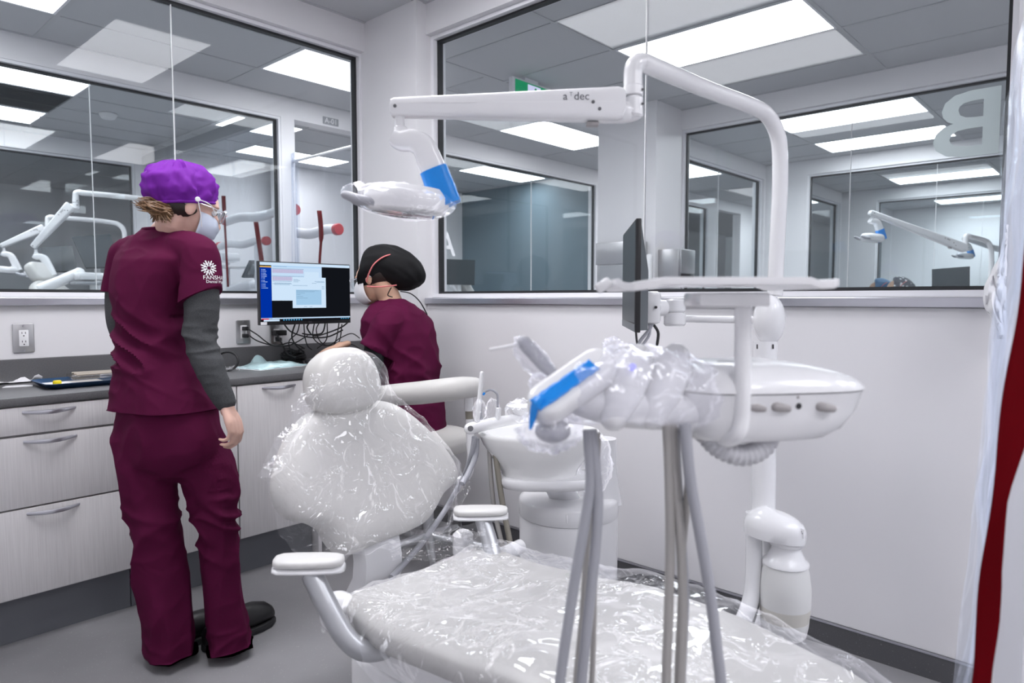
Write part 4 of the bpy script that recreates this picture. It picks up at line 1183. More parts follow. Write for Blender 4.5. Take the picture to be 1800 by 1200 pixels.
b = nb(); ell(b, HT2 @ V((-.028, 0, .012)), (.088, .0785, .07), HT2.to_3x3(), 26, 16); obj('hair', b, 'hairdark', P2)
# bouffant cap trailing to the back
b = nb(); rg = []
path = [(647, 481, 25, .078), (652, 474, 33, .088), (664, 469, 37, .100), (682, 469, 38, .106), (700, 475, 36, .103), (716, 484, 31, .092), (729, 492, 23, .070), (736, 497, 13, .040), (738, 499, 3, .01)]
cs = spline([pt(x, y, 3.37) for x, y, h_, w_ in path], 6); hs = lerp_list([q[2] / F * 3.37 for q in path], len(cs)); ws = lerp_list([q[3] for q in path], len(cs))
fx = (-cr * .92 + CFH * .40).normalized(); fy = UP.cross(fx).normalized()
for i, (c_, h_, w_) in enumerate(zip(cs, hs, ws)):
    t = i / (len(cs) - 1)
    d = (cs[min(i + 1, len(cs) - 1)] - cs[max(i - 1, 0)]).normalized()
    d = (d * .9 + V((.0, .0, -.1))).normalized()
    if t < .25: d = (d * (t * 4) + (-fx * .9 - UP * .45) * (1 - t * 4)).normalized()
    v_ = fy; u_ = d.cross(v_).normalized(); ring = []
    for k in range(56):
        a = 2 * PI * k / 56
        f_ = .006 * (1 - 2 * abs(noise.noise(V((math.cos(a) * 2.2, math.sin(a) * 2.2, t * 3 + 5))))) * min(1, t * 4)
        ring.append(c_ + u_ * ((h_ + f_) * math.cos(a)) + v_ * ((w_ + f_) * math.sin(a)))
    rg.append(ring)
loft(b, rg); cap2 = obj('bouffant_cap', b, 'blackcap', P2, angle=70)
b = nb(); tube(b, rg[1], .004, 6, closed=True); obj('cap_band', b, 'blackcap', cap2)
ct = pt(700, 508, 3.30)
for q in ([(688, 505, 3.27), (684, 512, 3.27), (682, 519, 3.27), (690, 522, 3.27)], [(704, 512, 3.27), (722, 516, 3.25), (738, 530, 3.22), (751, 553, 3.21)]):
    b = nb(); tube(b, spline([pt(*k) for k in q], 6), .0028, 6); obj('cap_tie', b, 'blackcap', cap2)
mk = face_mask(P2, HT2, 'maskwhite', .112, .076, .072, (.024, 0, -.048), False, True)
vs2 = [v.co.copy() for v in []]
b = nb(); tube(b, spline([pt(644, 495, 3.285), pt(648, 482, 3.272), pt(656, 466, 3.262), pt(668, 455, 3.262), pt(680, 449, 3.27), pt(694, 446, 3.30)], 6), .0036, 6); obj('mask_strap', b, 'pink', mk)
b = nb(); tube(b, spline([pt(645, 503, 3.29), pt(660, 504, 3.285), pt(680, 503, 3.29), pt(697, 501, 3.285)], 6), .0036, 6); obj('mask_strap', b, 'pink', mk)
spectacles(P2, HT2, 'alu', 1.15)
# ================================================================ dental chair
CX = 1.268
ch = thing('dental_chair', 'gray upholstered dental chair with white base, standing in the middle of the room', 'dental chair', (CX, 1.2, 0))
b = nb(); T = basis(V((CX, .90, 0)), V((1, 0, 0)), V((0, 1, 0)), V((0, 0, 1)))
prism(b, rrect(.46, 1.15, .10, 6), T, .055, .012, 3); obj('base_plate', b, 'whitematte', ch)
b = nb(); T = basis(V((CX, 1.18, .05)), V((1, 0, 0)), V((0, 1, 0)), V((0, 0, 1)))
prism(b, rrect(.40, .86, .05, 5), T, .215, .012, 3); obj('base_cover', b, 'whitematte', ch)
b = nb(); box(b, CX - .15, CX + .15, .65, 1.45, .26, .36, bev=.02); obj('lift_column', b, 'whitematte', ch)
def seat_z(y):
    P = [(-.35, .15), (-.1, .27), (.2, .39), (.45, .475), (.7, .513), (.9, .517), (1.1, .492), (1.3, .474), (1.52, .474)]
    for (a, za), (c, zc) in zip(P, P[1:]):
        if a <= y <= c:
            t = (y - a) / (c - a); t = t * t * (3 - 2 * t) * .5 + t * .5
            return za + (zc - za) * t
    return P[0][1] if y < P[0][0] else P[-1][1]
def seat_w(y):
    k = 1.0
    if y > 1.43: k = math.sqrt(max(0, 1 - ((y - 1.43) / .095) ** 2)) * .24 + .76
    if y < .45: k = .80 + .20 * (y + .4) / .85
    return .295 * k
b = nb(); rg = []
for i in range(34):
    y = 1.52 - i * (1.52 + .34) / 33; z = seat_z(y); w_ = seat_w(y); e = min(1, min(i, 33 - i) / 2.0)
    th = .098 * (.55 + .45 * e); ring = []
    for k in range(36):
        a = 2 * PI * k / 36; x_, z_ = math.cos(a), math.sin(a)
        xx = math.copysign(abs(x_) ** .42, x_) * w_; zz = math.copysign(abs(z_) ** .55, z_) * th / 2
        dish = -.014 * (1 - (xx / w_) ** 2) * (1 if z_ > 0 else 0)
        ring.append(V((CX + xx, y, z - th / 2 + zz + dish)))
    rg.append(ring)
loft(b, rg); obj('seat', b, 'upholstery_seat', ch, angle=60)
b = nb(); rg = []
for i in range(12):
    y = 1.50 - i * 1.3 / 11; z = seat_z(y) - .098
    rg.append([V((CX + x, y, z + q)) for x, q in ((-.25, .004), (.25, .004), (.24, -.075 + .03 * (i > 9)), (-.24, -.075 + .03 * (i > 9)))])
loft(b, rg); bmesh.ops.bevel(b, geom=b.edges[:], offset=.006, segments=2, affect='EDGES'); obj('seat_frame', b, 'whitematte', ch)
# backrest: T-shaped cushion on a plane leaning back
BO, BU = V((CX, 1.71, .45)), V((0, .255, .967)).normalized()
BN = V((1, 0, 0)).cross(BU).normalized()
if BN.y > 0: BN = -BN
def on_back(px, py, off=0.0):
    o = BO + BN * off; r = ray(px, py); t = (o - EYE).dot(BN) / r.dot(BN); p = EYE + r * t - o
    return p.x, p.dot(BU)
def back3(x, h, off): return BO + V((1, 0, 0)) * x + BU * h + BN * off
bo = [on_back(*q, .04) for q in [(568, 716), (540, 735), (515, 772), (499, 815), (493, 855), (501, 889), (522, 911), (553, 918), (576, 930), (590, 953), (604, 970), (622, 974), (662, 957), (715, 936), (748, 918), (766, 895), (782, 866), (801, 848), (806, 828), (790, 795), (748, 748), (704, 714), (668, 702), (620, 700)]]
bo = [(p.x, p.y) for p in spline([V((x, y, 0)) for x, y in bo], 3, True)]
gx, gy = sum(p[0] for p in bo) / len(bo), sum(p[1] for p in bo) / len(bo)
b = nb(); rg = []
for s, off in ((.90, -.045), (.97, -.04), (.995, -.025), (1.0, .0), (1.0, .02), (.985, .042), (.94, .060), (.85, .071), (.65, .076), (.4, .074), (.15, .072)):
    rg.append([back3(gx + (x - gx) * s, gy + (y - gy) * s, off) for x, y in bo])
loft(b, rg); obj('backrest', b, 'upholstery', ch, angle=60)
hx_, hh_ = on_back(604, 668, .07)
b = nb(); rg = []
for s, off in ((.80, -.05), (.95, -.035), (1.0, -.01), (1.0, .02), (.96, .045), (.85, .062), (.6, .072), (.25, .076)):
    ring = []
    for k in range(44):
        a = 2 * PI * k / 44; c_, s_ = math.cos(a), math.sin(a)
        x = math.copysign(abs(c_) ** .75, c_) * .116 * (1 - .14 * s_); y = math.copysign(abs(s_) ** .8, s_) * .100
        ring.append(back3(hx_ + x * s, hh_ + y * s, off + .055))
    rg.append(ring)
loft(b, rg); obj('headrest', b, 'upholstery', ch, angle=60)
b = nb(); T = basis(back3(hx_, hh_ - .30, -.045), V((1, 0, 0)), BU, BN); prism(b, rrect(.12, .34, .02), T, .03, .006); obj('headrest_post', b, 'whitematte', ch)
b = nb(); rg = []
for h, w_, o1 in ((.10, .075, -.02), (.0, .075, -.025), (-.05, .078, -.04), (-.10, .085, -.09)):
    c = back3(.01, h, o1)
    rg.append([c + V((x * w_, y, 0)) for x, y in ((-1, -.022), (-.9, -.034), (.9, -.034), (1, -.022), (1, .022), (-1, .022))])
loft(b, rg); obj('back_link', b, 'white', ch, angle=50)
for s, x0, z0, name in ((-1, CX - .27, .435, 'pivot_cover'), (1, CX + .25, .46, 'pivot_cover')):
    b = nb()
    if s < 0: ell(b, (x0, 1.53, z0 - .01), (.05, .05, .055))
    else: cyl(b, (x0, 1.60, z0 - .05), (x0, 1.60, z0 + .035), .034, bev=.012)
    obj(name, b, 'white', ch)
def armrest(px, py, z, s):
    c = on_z(px, py, z); root = thing_part('armrest', ch)
    fd = V((.70, -.714, 0)); sd_ = V((.714, .70, 0))      # the pads are swung outwards
    b = nb(); rg = []
    for t, r, h in ((-1, .30, .5), (-.96, .62, .8), (-.8, .9, .95), (-.4, 1, 1), (.3, .98, 1), (.75, .85, .95), (.95, .6, .8), (1, .3, .5)):
        rg.append([c + fd * (t * .086) + sd_ * (.040 * r * math.copysign(abs(math.cos(a)) ** .8, math.cos(a))) + UP * (.0135 * h * math.copysign(abs(math.sin(a)) ** .8, math.sin(a))) for a in [2 * PI * k / 22 for k in range(22)]])
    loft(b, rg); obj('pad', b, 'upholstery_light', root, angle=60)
    b = nb(); rg = []
    for t, r in ((-1.0, .35), (-.96, .72), (-.8, .98), (-.4, 1.06), (.3, 1.04), (.75, .93), (.95, .7), (1.0, .35)):
        rg.append([c + fd * (t * .088) + sd_ * (.040 * r * math.copysign(abs(math.cos(a)) ** .8, math.cos(a))) + UP * (-.018 + .009 * math.sin(a)) for a in [2 * PI * k / 22 for k in range(22)]])
    loft(b, rg); obj('shell', b, 'white', root, angle=60)
    P = [c + V((0, -.01, -.028)), c + V((-s * .012, -.055, -.095)), c + V((-s * .030, -.10, -.165)), c + V((-s * .060, -.13, -.205)), c + V((-s * .11, -.14, -.222)), c + V((-s * .18, -.135, -.225))]
    b = nb(); tube(b, spline(P, 8), [.026, .026, .026, .026], 18, flat=1.0); obj('support_tube', b, 'silver', root)
armrest(543, 985, .60, -1); armrest(845, 897, .575, 1)

# ---- clear covers on back and seat (lie loose on the chair)
def cov(px, py): return on_back(px, py, .06)
oc_ = [cov(*q) for q in [(600, 614), (572, 620), (553, 650), (538, 690), (517, 733), (491, 776), (474, 815), (470, 832), (482, 862), (486, 893), (498, 935), (540, 985), (585, 1006), (597, 985), (650, 972), (700, 962), (745, 946), (782, 938), (797, 920), (800, 885), (815, 856), (811, 828), (792, 790), (750, 740), (712, 706), (686, 680), (664, 645), (640, 620)]]
oc_ = [(p.x, p.y) for p in spline([V((x, y, 0)) for x, y in oc_], 7, True)]
kx, ky = on_back(650, 800, .06)
ccv = thing('chair_cover', 'wrinkled clear plastic cover draped over the dental chair backrest and headrest', 'plastic cover', back3(0, 0, .1))
b = nb(); R_ = []
NR = 58
for i in range(NR):
    s = 1.0 - i / (NR - 1) * .985; row = []
    for k, (x, y) in enumerate(oc_):
        X_, Y_ = kx + (x - kx) * s, ky + (y - ky) * s
        e = min(1, (1 - s) / .16); base = .015 + .078 * (e * (2 - e))
        hdx, hdy = (X_ - hx_) / .128, (Y_ - hh_) / .115
        base += .052 * max(0, 1 - (hdx * hdx + hdy * hdy) ** 1.5) ** .5 if hdx * hdx + hdy * hdy < 1 else 0
        q = V((X_ * 9, Y_ * 3.2, 1.3))
        f1 = (1 - abs(noise.noise(q))) ** 4; f2 = (1 - abs(noise.noise(V((X_ * 17 + Y_ * 6, Y_ * 14, 5))))) ** 5
        edge = 1 + 1.2 * max(0, 1 - e)
        ex = 0.012 * noise.noise(V((k * .35, s * 3, 2))) * (1 - e)
        row.append(back3(X_ + ex, Y_ + ex, base + .006 + .010 * f1 * edge + .008 * f2))
    R_.append(row + [row[0]])
sheet(b, R_); bmesh.ops.remove_doubles(b, verts=b.verts, dist=1e-5)
obj('cover_film', b, 'film', ccv, angle=75)
# folded edge gather on the left side, catching the light
b = nb(); g = []
for i in range(40):
    t = i / 39; row = []
    x0, y0 = 566 - 95 * t ** 1.1 + 6 * math.sin(t * 17), 655 + 185 * t
    for j in range(9):
        u = j / 8
        X_, Y_ = on_back(x0 + (u - .5) * (34 + 8 * math.sin(t * 23)), y0, .10)
        row.append(back3(X_, Y_, .095 + .022 * math.sin(u * PI) + .014 * noise.noise(V((t * 22, u * 5, 1)))))
    g.append(row)
sheet(b, g); obj('gathered_edge', b, 'film', ccv, angle=75)
b = nb(); g = []
for i in range(26):
    t = i / 25; row = []
    for j in range(8):
        u = j / 7
        px = 812 - 20 * t + (u - .5) * (22 + 10 * math.sin(t * 9)); py = 835 + 115 * t
        X_, Y_ = on_back(px, py, .05); row.append(back3(X_, Y_, .05 + .02 * noise.noise(V((t * 12, u * 6, 4))) + .012 * math.sin(u * 9)))
    g.append(row)
sheet(b, g); obj('hanging_corner', b, 'film', ccv, angle=75)

sc = thing('seat_cover', 'wrinkled clear plastic cover spread over the dental chair seat', 'plastic cover', (CX, .8, .5))
b = nb(); g = []
for i in range(110):
    y = 1.545 - i * 1.80 / 109; row = []
    ze = seat_z(min(y, 1.5)); w_ = seat_w(min(y, 1.49)); drop = max(0, (y - 1.50)) * 1.2
    hangL = .17 + .05 * noise.noise(V((y * 5, 1, 1))) - .10 * max(0, (y - 1.2)) / .3; hangR = .15 + .05 * noise.noise(V((y * 4, 6, 1)))
    prof = [(-w_ - .012, -hangL), (-w_ - .020, -hangL * .55), (-w_ - .012, -.045), (-w_ + .02, .004), (-w_ * .6, .006), (0, -.004), (w_ * .6, .008), (w_ - .01, .010), (w_ + .03, -.03), (w_ + .07, -hangR * .6), (w_ + .10, -hangR)]
    prof = spline([V((x, 0, z)) for x, z in prof], 7)
    for k, p in enumerate(prof):
        q = V((p.x * 6, y * 4, 2.2)); f1 = (1 - abs(noise.noise(q + V((p.z * 4, 0, 0))))) ** 4; f2 = (1 - abs(noise.noise(V((p.x * 16 + y * 9, y * 15, p.z * 9 + 5))))) ** 5
        side = 1 if abs(p.x) > w_ - .005 else 0
        lift = .009 * f1 + .006 * f2
        row.append(V((CX + p.x + (math.copysign(lift, p.x) if side else 0), y + .008 * noise.noise(V((p.x * 12, y * 12, 8))), max(ze + p.z - drop + (0 if side else lift), .03))))
    g.append(row)
sheet(b, g); obj('cover_film', b, 'film', sc, angle=75)
# the loose end that reaches up behind the seat towards the backrest
b = nb(); g = []
for i in range(30):
    t = i / 29; row = []
    for j in range(36):
        u = j / 35; px = 690 + 170 * u - 8 * t; py = 985 - 70 * t * (.45 + .55 * u) + 6 * noise.noise(V((u * 6, t * 4, 1)))
        row.append(pt(px, py, 2.02 + .06 * t + .03 * noise.noise(V((u * 9, t * 5, 3))) + .02 * u))
    g.append(row)
sheet(b, g); obj('loose_end', b, 'film', sc, angle=75)

# ================================================================ overhead light on its bent post
def light_unit(name, label, off=V((0, 0, 0)), arm=None, group=None, blue=True, film=True):
    """post, bent tube, swing arm and lamp head; arm = photo points of the swing arm ends"""
    O = off
    def q(x, y, d): return pt(x, y, d) + O
    base = q(1342, 890, 2.05); r = thing(name, label, 'dental light', (base.x, base.y, 0), group)
    b = nb(); tube(b, spline([q(1362, 519, 2.05), q(1366, 430, 2.05), q(1371, 330, 2.05), q(1371, 270, 2.05), q(1366, 235, 2.045), q(1351, 206, 2.03), q(1325, 188, 2.00), q(1240, 156, 1.87), q(1150, 118, 1.69), q(1130, 110, 1.67), q(1117, 114, 1.66), q(1113, 128, 1.66), q(1113, 152, 1.66)], 8), .0225, 20); obj('bent_tube', b, 'white', r)
    b = nb(); cyl(b, q(1113, 152, 1.66), q(1113, 170, 1.66), .0240, bev=.002); cyl(b, q(1113, 170.4, 1.66), q(1113, 208, 1.66), .0240, bev=.006); obj('swivel_collar', b, 'white', r)
    b = nb()
    for y in (157, 182): cyl(b, q(1129, y, 1.655), q(1130, y, 1.64), .003, seg=8)
    k = obj('fixings', b, 'screw', r); k['kind'] = 'stuff'
    pA, pB = q(1092, 188, 1.655), (q(688, 190, 1.66) if arm is None else arm)
    d = (pB - pA).normalized(); s = UP.cross(d).normalized(); u = d.cross(s)
    if u.z < 0: u = -u
    L = (pB - pA).length
    b = nb(); tube(b, spline([q(1113, 196, 1.66), q(1100, 197, 1.66), pA - d * .0 + u * -.012, pA + d * .05 - u * .014], 5), [.0235, .026, .027, .024], 16, round_ends=True); obj('elbow', b, 'white', r)
    b = nb(); rg = []
    for t, hu, hl in ((-.012, .030, .020), (-.002, .036, .036), (.02, .040, .040), (.1, .038, .038), (.6, .027, .028), (.985, .0215, .0215), (.997, .018, .0205), (1.0, .012, .016)):
        c = pA + d * (L * t) + u * (.004 * (1 - t)); w_ = .030 if t < .97 else .022
        rg.append([c + s * (w_ * math.copysign(abs(math.cos(a)) ** .35, math.cos(a))) + u * ((hu if math.sin(a) > 0 else hl) * math.copysign(abs(math.sin(a)) ** .45, math.sin(a))) for a in [2 * PI * k / 28 + .05 for k in range(28)]])
    loft(b, rg); sw = obj('swing_arm', b, 'white', r, angle=40)
    sgn_ = 1 if s.dot(-cf) > 0 else -1
    b = nb(); box(b, .02, L * .98, -.0006, .0006, .0, .0022, T=basis(pA + s * sgn_ * .0295 + u * .004, d, s, u)); obj('seam', b, 'whitematte', sw, smooth=False)
    b = nb()
    for t, h in ((.128, .004), (.10, -.012), (.975, -.003)): c = pA + d * (L * t) + u * h + s * sgn_ * .0295; cyl(b, c, c + s * sgn_ * .002, .0042, seg=12)
    k = obj('fixings', b, 'screw', sw); k['kind'] = 'stuff'
    me = text_mesh('a  dec', .026, .0003); me.transform(basis(pA + d * (L * .20) + u * .017 + s * sgn_ * .0302, -d if sgn_ * 1 else d, u, s * sgn_)); fromesh('lettering', me, 'logogray', sw, False)
    me = text_mesh('T', .013, .0003); me.transform(basis(pA + d * (L * .222) + u * .022 + s * sgn_ * .0302, -d, u, s * sgn_)); fromesh('lettering', me, 'signgray', sw, False)
    b = nb(); c = pA + d * (L * .125) - u * .040; box(b, -.015, .015, -.012, .012, -.006, .004, bev=.003, T=basis(c, d, s, u)); obj('stop_plug', b, 'knob', sw)
    # hanging yoke, in the plane of the arm
    e = pB + UP * 0; dh = V((-d.x, -d.y, 0)).normalized()
    def y_(x, z): return e + dh * x + UP * z
    m_ = 1.66 / F
    b = nb(); cyl(b, y_(.020, -.018), y_(.020, -.044), .0115, bev=.001); cyl(b, y_(.022, -.044), y_(.022, -.075), .0165, bev=.003); obj('pin', b, 'white', r)
    P = [y_(.004, -.070), y_(.022, -.078), y_(.050, -.078), y_(.076, -.092), y_(.094, -.130), y_(.116, -.185), y_(.134, -.228)]
    sp = spline(P, 6); rg = []; b = nb(); ws = lerp_list([.018, .023, .026, .029, .031, .032, .031], len(sp))
    for i, c in enumerate(sp):
        dd = (sp[min(i + 1, len(sp) - 1)] - sp[max(i - 1, 0)]).normalized(); n_ = s.cross(dd).normalized()
        rg.append([c + s * (.026 * math.copysign(abs(math.cos(a)) ** .6, math.cos(a))) + n_ * (ws[i] * math.copysign(abs(math.sin(a)) ** .6, math.sin(a))) for a in [2 * PI * k / 22 for k in range(22)]])
    loft(b, rg); yk = obj('yoke', b, 'white', r, angle=50)
    if blue:
        k0 = int(len(sp) * .72); b = nb(); rg = []
        for i in range(k0, len(sp)):
            c = sp[i]; dd = (sp[min(i + 1, len(sp) - 1)] - sp[i - 1]).normalized(); n_ = s.cross(dd).normalized()
            rg.append([c + s * (.029 * math.copysign(abs(math.cos(a)) ** .6, math.cos(a)) * (1 + .03 * noise.noise(V((i, a, 0))))) + n_ * ((ws[i] + .003) * math.copysign(abs(math.sin(a)) ** .6, math.sin(a)) * (1 + .05 * noise.noise(V((i, a * 2, 4))))) for a in [2 * PI * k / 22 for k in range(22)]])
        rg.append([c_ + UP * -.006 for c_ in rg[-1]]); loft(b, rg); bt_ = obj('barrier_tape', b, 'bluetape', r, angle=50, label='blue barrier tape')
        b = nb(); c = y_(.108, -.236); tube(b, spline([c + UP * .01, c + dh * -.004 - UP * .012, c - dh * .010 - UP * .030], 4), [.007, .004, .001], 8); obj('tape_tail', b, 'bluetape', bt_)
    hc = y_(.034, -.218)
    b = nb(); lathe(b, [(.02, -.032), (.075, -.034), (.098, -.027), (.105, -.010), (.104, .008), (.096, .020), (.090, .027), (.076, .022), (.05, .014), (.01, .014)], hc, Matrix((dh, s, UP)).transposed() @ Matrix.Rotation(.09, 3, 'Y'), 40, 1.0, .80); hd_ = obj('lamp_head', b, 'white', r)
    b = nb(); lathe(b, [(.01, -.040), (.070, -.040), (.082, -.037), (.078, -.033)], hc, Matrix((dh, s, UP)).transposed() @ Matrix.Rotation(.09, 3, 'Y'), 36, 1, .8); obj('lamp_lens', b, 'lens', hd_)
    b = nb(); tube(b, [hc + dh * .03 + UP * .02, y_(.10, -.178)], .0075, 10); obj('link_rod', b, 'white', hd_)
    for sd in (-1, 1):
        b = nb(); tube(b, spline([hc - dh * .070 + s * sd * .05 - UP * .012, hc - dh * .10 + s * sd * .05 - UP * .008, hc - dh * .135 + s * sd * .045 + UP * .004], 5), [.014, .016, .013], 14, round_ends=True, flat=.8); obj('grip', b, 'hose', hd_)
    if film:
        b = nb(); vs = ell(b, hc - dh * .010 - UP * .004, (.126, .098, .038), Matrix((dh, s, UP)).transposed() @ Matrix.Rotation(.09, 3, 'Y'), 56, 30)
        for v in vs:
            p = v.co - hc; f = (1 - abs(noise.noise(p * 22))) ** 3 * .009 + noise.noise(p * 9) * .006
            v.co += p.normalized() * f
            if p.dot(dh) < -.10: v.co += -dh * .03 * ((-p.dot(dh) - .10) / .06) + UP * .012
        obj('lamp_bag', b, 'film', r, angle=75, label='clear bag around the lamp head')
    return r
L1 = light_unit('dental_light', 'white dental light on a long swing arm over the chair, blue tape on its yoke')
# ================================================================ post with the delivery unit
po = thing('equipment_post', 'white curved floor post beside the chair that carries lamp tube and water bottle', 'post', on_z(1285, 1140, 0.0))
b = nb(); ell(b, pt(1352, 562, 2.05), (.046, .046, .075), None, 32, 20); obj('ball_joint', b, 'white', po)
b = nb(); tube(b, [pt(1345, 600, 2.05), pt(1344, 640, 2.05), pt(1342, 900, 2.05)], [.034, .036, .034], 24); obj('upper_column', b, 'white', po)
b = nb()
for x in (1331, 1359): cyl(b, pt(x, 605, 2.015), pt(x, 613, 2.015), .0022, seg=8)
k = obj('column_gap', b, 'dark', po); k['kind'] = 'stuff'
b = nb(); tube(b, spline([pt(1325, 900, 2.03), pt(1325, 980, 2.03), pt(1322, 1040, 2.02), pt(1310, 1082, 2.0), pt(1288, 1118, 1.97), pt(1250, 1150, 1.9), pt(1190, 1190, 1.8)], 8), .0235, 20); obj('bent_tube', b, 'white', po)
b = nb(); tube(b, spline([pt(1351, 900, 2.07), pt(1351, 1020, 2.07), pt(1344, 1075, 2.06), pt(1328, 1118, 2.03), pt(1300, 1150, 1.98), pt(1230, 1200, 1.86)], 8), .018, 20); obj('bent_tube', b, 'white', po)
# bottle holder: rounded pod with the pull-down bottle
PX = pt(1362, 918, 2.0)
dx, dy = (cr * .93 - CFH * .37).normalized(), (cr * .37 + CFH * .93).normalized()
b = nb(); rg = []
for z, s in ((-.036, .94), (-.034, .985), (-.010, 1.0), (.002, .98), (.016, .90), (.030, .72), (.040, .48), (.046, .2)):
    rg.append([PX - dx * .008 * (1 - s) + dx * (.086 * s * math.copysign(abs(math.cos(a)) ** .8, math.cos(a))) + dy * (.058 * s * (1 + .1 * math.cos(a)) * math.copysign(abs(math.sin(a)) ** .9, math.sin(a))) + UP * (z + .012 * (1 - s) * 0 - .016 * (.5 + .5 * math.cos(a)) * (1 if z < 0 else 1)) for a in [2 * PI * k / 36 for k in range(36)]])
loft(b, rg); pod = obj('bottle_holder', b, 'white', po, angle=50)
b = nb(); T = basis(pt(1408, 936, 1.948), (dx * .55 + dy * -.83).normalized(), UP, (-dy * .55 - dx * -.83).normalized())
for k in range(2): box(b, -.012 + k * .014, -.001 + k * .014, -.013, .013, -.003, .0, T=T)
lb = obj('label', b, 'paper', pod, smooth=False); b = nb()
for k in range(2):
    for x, y, w_, h_ in ((-.009, .006, .004, .003), (-.007, .002, .005, .003), (-.009, -.006, .002, .009)): box(b, x + k * .014, x + w_ + k * .014, y - h_, y, -.0035, .0008, T=T)
k = obj('arrow_marks', b, 'dark', lb, smooth=False); k['kind'] = 'stuff'
wb = thing('water_bottle', 'frosted white water bottle hanging under its holder on the post', 'bottle', pt(1380, 1117, 2.0))
bc = pt(1380, 1030, 2.0); zt = pt(1380, 944, 2.0).z - bc.z; zs = pt(1380, 985, 2.0).z - bc.z; zb = pt(1380, 1090, 2.0).z - bc.z; z0 = pt(1380, 1117, 2.0).z - bc.z
b = nb(); lathe(b, [(.030, zt + .012), (.034, zt + .004), (.030, zt), (.048, zt - .006), (.050, zt - .012), (.047, zt - .017), (.040, zt - .020), (.040, zt - .030), (.052, zs + .012), (.0635, zs + .002), (.0645, zs - .006), (.062, zs - .008)], bc, seg=40); obj('cap', b, 'white', wb, angle=50)
b = nb(); lathe(b, [(.060, zs - .007), (.0655, zs - .03), (.0705, zs - .07), (.0715, (zs + zb) / 2), (.0705, zb + .045)], bc, seg=40); obj('bottle_body', b, 'bottle', wb)
b = nb(); lathe(b, [(.0705, zb + .046), (.0700, zb + .03), (.0675, zb + .008), (.066, zb)], bc, seg=40); obj('water_level', b, 'bottlewater', wb)
b = nb(); lathe(b, [(.0675, zb + .006), (.066, zb - .012), (.061, z0 + .006), (.056, z0), (.02, z0 + .002)], bc, seg=40); obj('bottom_cup', b, 'bottle', wb)

# ---- delivery head
du = thing('delivery_unit', 'white dental delivery unit with knobs, hoses and blue taped touchpad in front of the chair', 'delivery unit', pt(1335, 752, 1.2))
def dq(x, y, d): return pt(x, y, d)
HC = pt(1335, 695, 1.22) + UP * .017; HX, HY = (cr * .985 + CFH * .17).normalized(), (CFH * .985 - cr * .17).normalized()
def slab(rows, e=.62, n=56):
    rg = []
    for z, hx, hy, ox in rows:
        rg.append([HC + HX * (ox + hx * math.copysign(abs(math.cos(a)) ** e, math.cos(a))) + HY * (hy * math.copysign(abs(math.sin(a)) ** e, math.sin(a))) + UP * z for a in [2 * PI * k / n for k in range(n)]])
    return rg
b = nb(); loft(b, slab([(-.080, .112, .088, -.034), (-.078, .124, .097, -.028), (-.064, .142, .107, -.018), (-.036, .158, .112, -.009), (-.002, .166, .115, -.004), (.0005, .167, .116, -.003)])); obj('body', b, 'white', du, angle=50)
b = nb(); loft(b, slab([(.0025, .168, .117, -.003), (.006, .168, .117, -.003), (.017, .160, .112, -.008), (.030, .138, .100, -.020), (.041, .105, .082, -.036), (.047, .070, .058, -.050), (.049, .03, .026, -.058)])); obj('cover', b, 'white', du, angle=50)
FN = -HY
for x in (1325, 1368, 1447):
    c = pt(x - 6, 714, 1.108 + (.012 if x > 1400 else 0))
    b = nb(); cyl(b, c, c + FN * .006, .0075, seg=14); tube(b, [c + FN * .005 - HX * .002, c + FN * .008 + HX * .006 - UP * .001, c + FN * .008 + HX * .018 - UP * .003], [.0075, .0075, .006], 10, round_ends=True); obj('control_knob', b, 'knob', du)
c = pt(1402, 713, 1.112)
b = nb(); cyl(b, c + HY * .002, c + FN * .0035, .0052, seg=14); obj('toggle', b, 'dark', du)
b = nb()
for x in (1330, 1366, 1403): c = pt(x, 698, 1.106); box(b, -.0015, .0015, -.002, .002, -.0005, .0008, T=basis(c, HX, UP, FN))
k = obj('tick_marks', b, 'knob', du, smooth=False); k['kind'] = 'stuff'
c = pt(1492, 690, 1.16); b = nb(); tube(b, [c, c + HX * .012], .003, 8, round_ends=True); obj('seam_pin', b, 'dark', du)
# swing arm from the post
b = nb(); tube(b, spline([pt(1345, 690, 2.05), pt(1380, 715, 1.75), pt(1330, 740, 1.4), pt(1262, 762, 1.22)], 8), [.034, .034, .032, .034], 20); obj('support_arm', b, 'white', du)
b = nb(); ell(b, pt(1258, 758, 1.20), (.045, .045, .024)); obj('arm_joint', b, 'white', du)
b = nb(); cv = spline([pt(1238, 758, 1.15), pt(1262, 785, 1.15), pt(1303, 800, 1.15), pt(1340, 786, 1.155), pt(1358, 752, 1.17)], 14)
rr = []
for i in range(len(cv)): rr.append(.0185 if i % 3 else .0155)
R0 = []; a_ = None
for i, p in enumerate(cv):
    d = (cv[min(i + 1, len(cv) - 1)] - cv[max(i - 1, 0)]).normalized()
    if a_ is None: a_, b_ = frame_of(d)
    else: a_ = (a_ - d * a_.dot(d)).normalized(); b_ = d.cross(a_)
    R0.append([p + a_ * (rr[i] * math.cos(2 * PI * k / 18)) + b_ * (rr[i] * math.sin(2 * PI * k / 18)) for k in range(18)])
loft(b, R0); obj('corrugated_hose', b, 'ridge', du, angle=180)
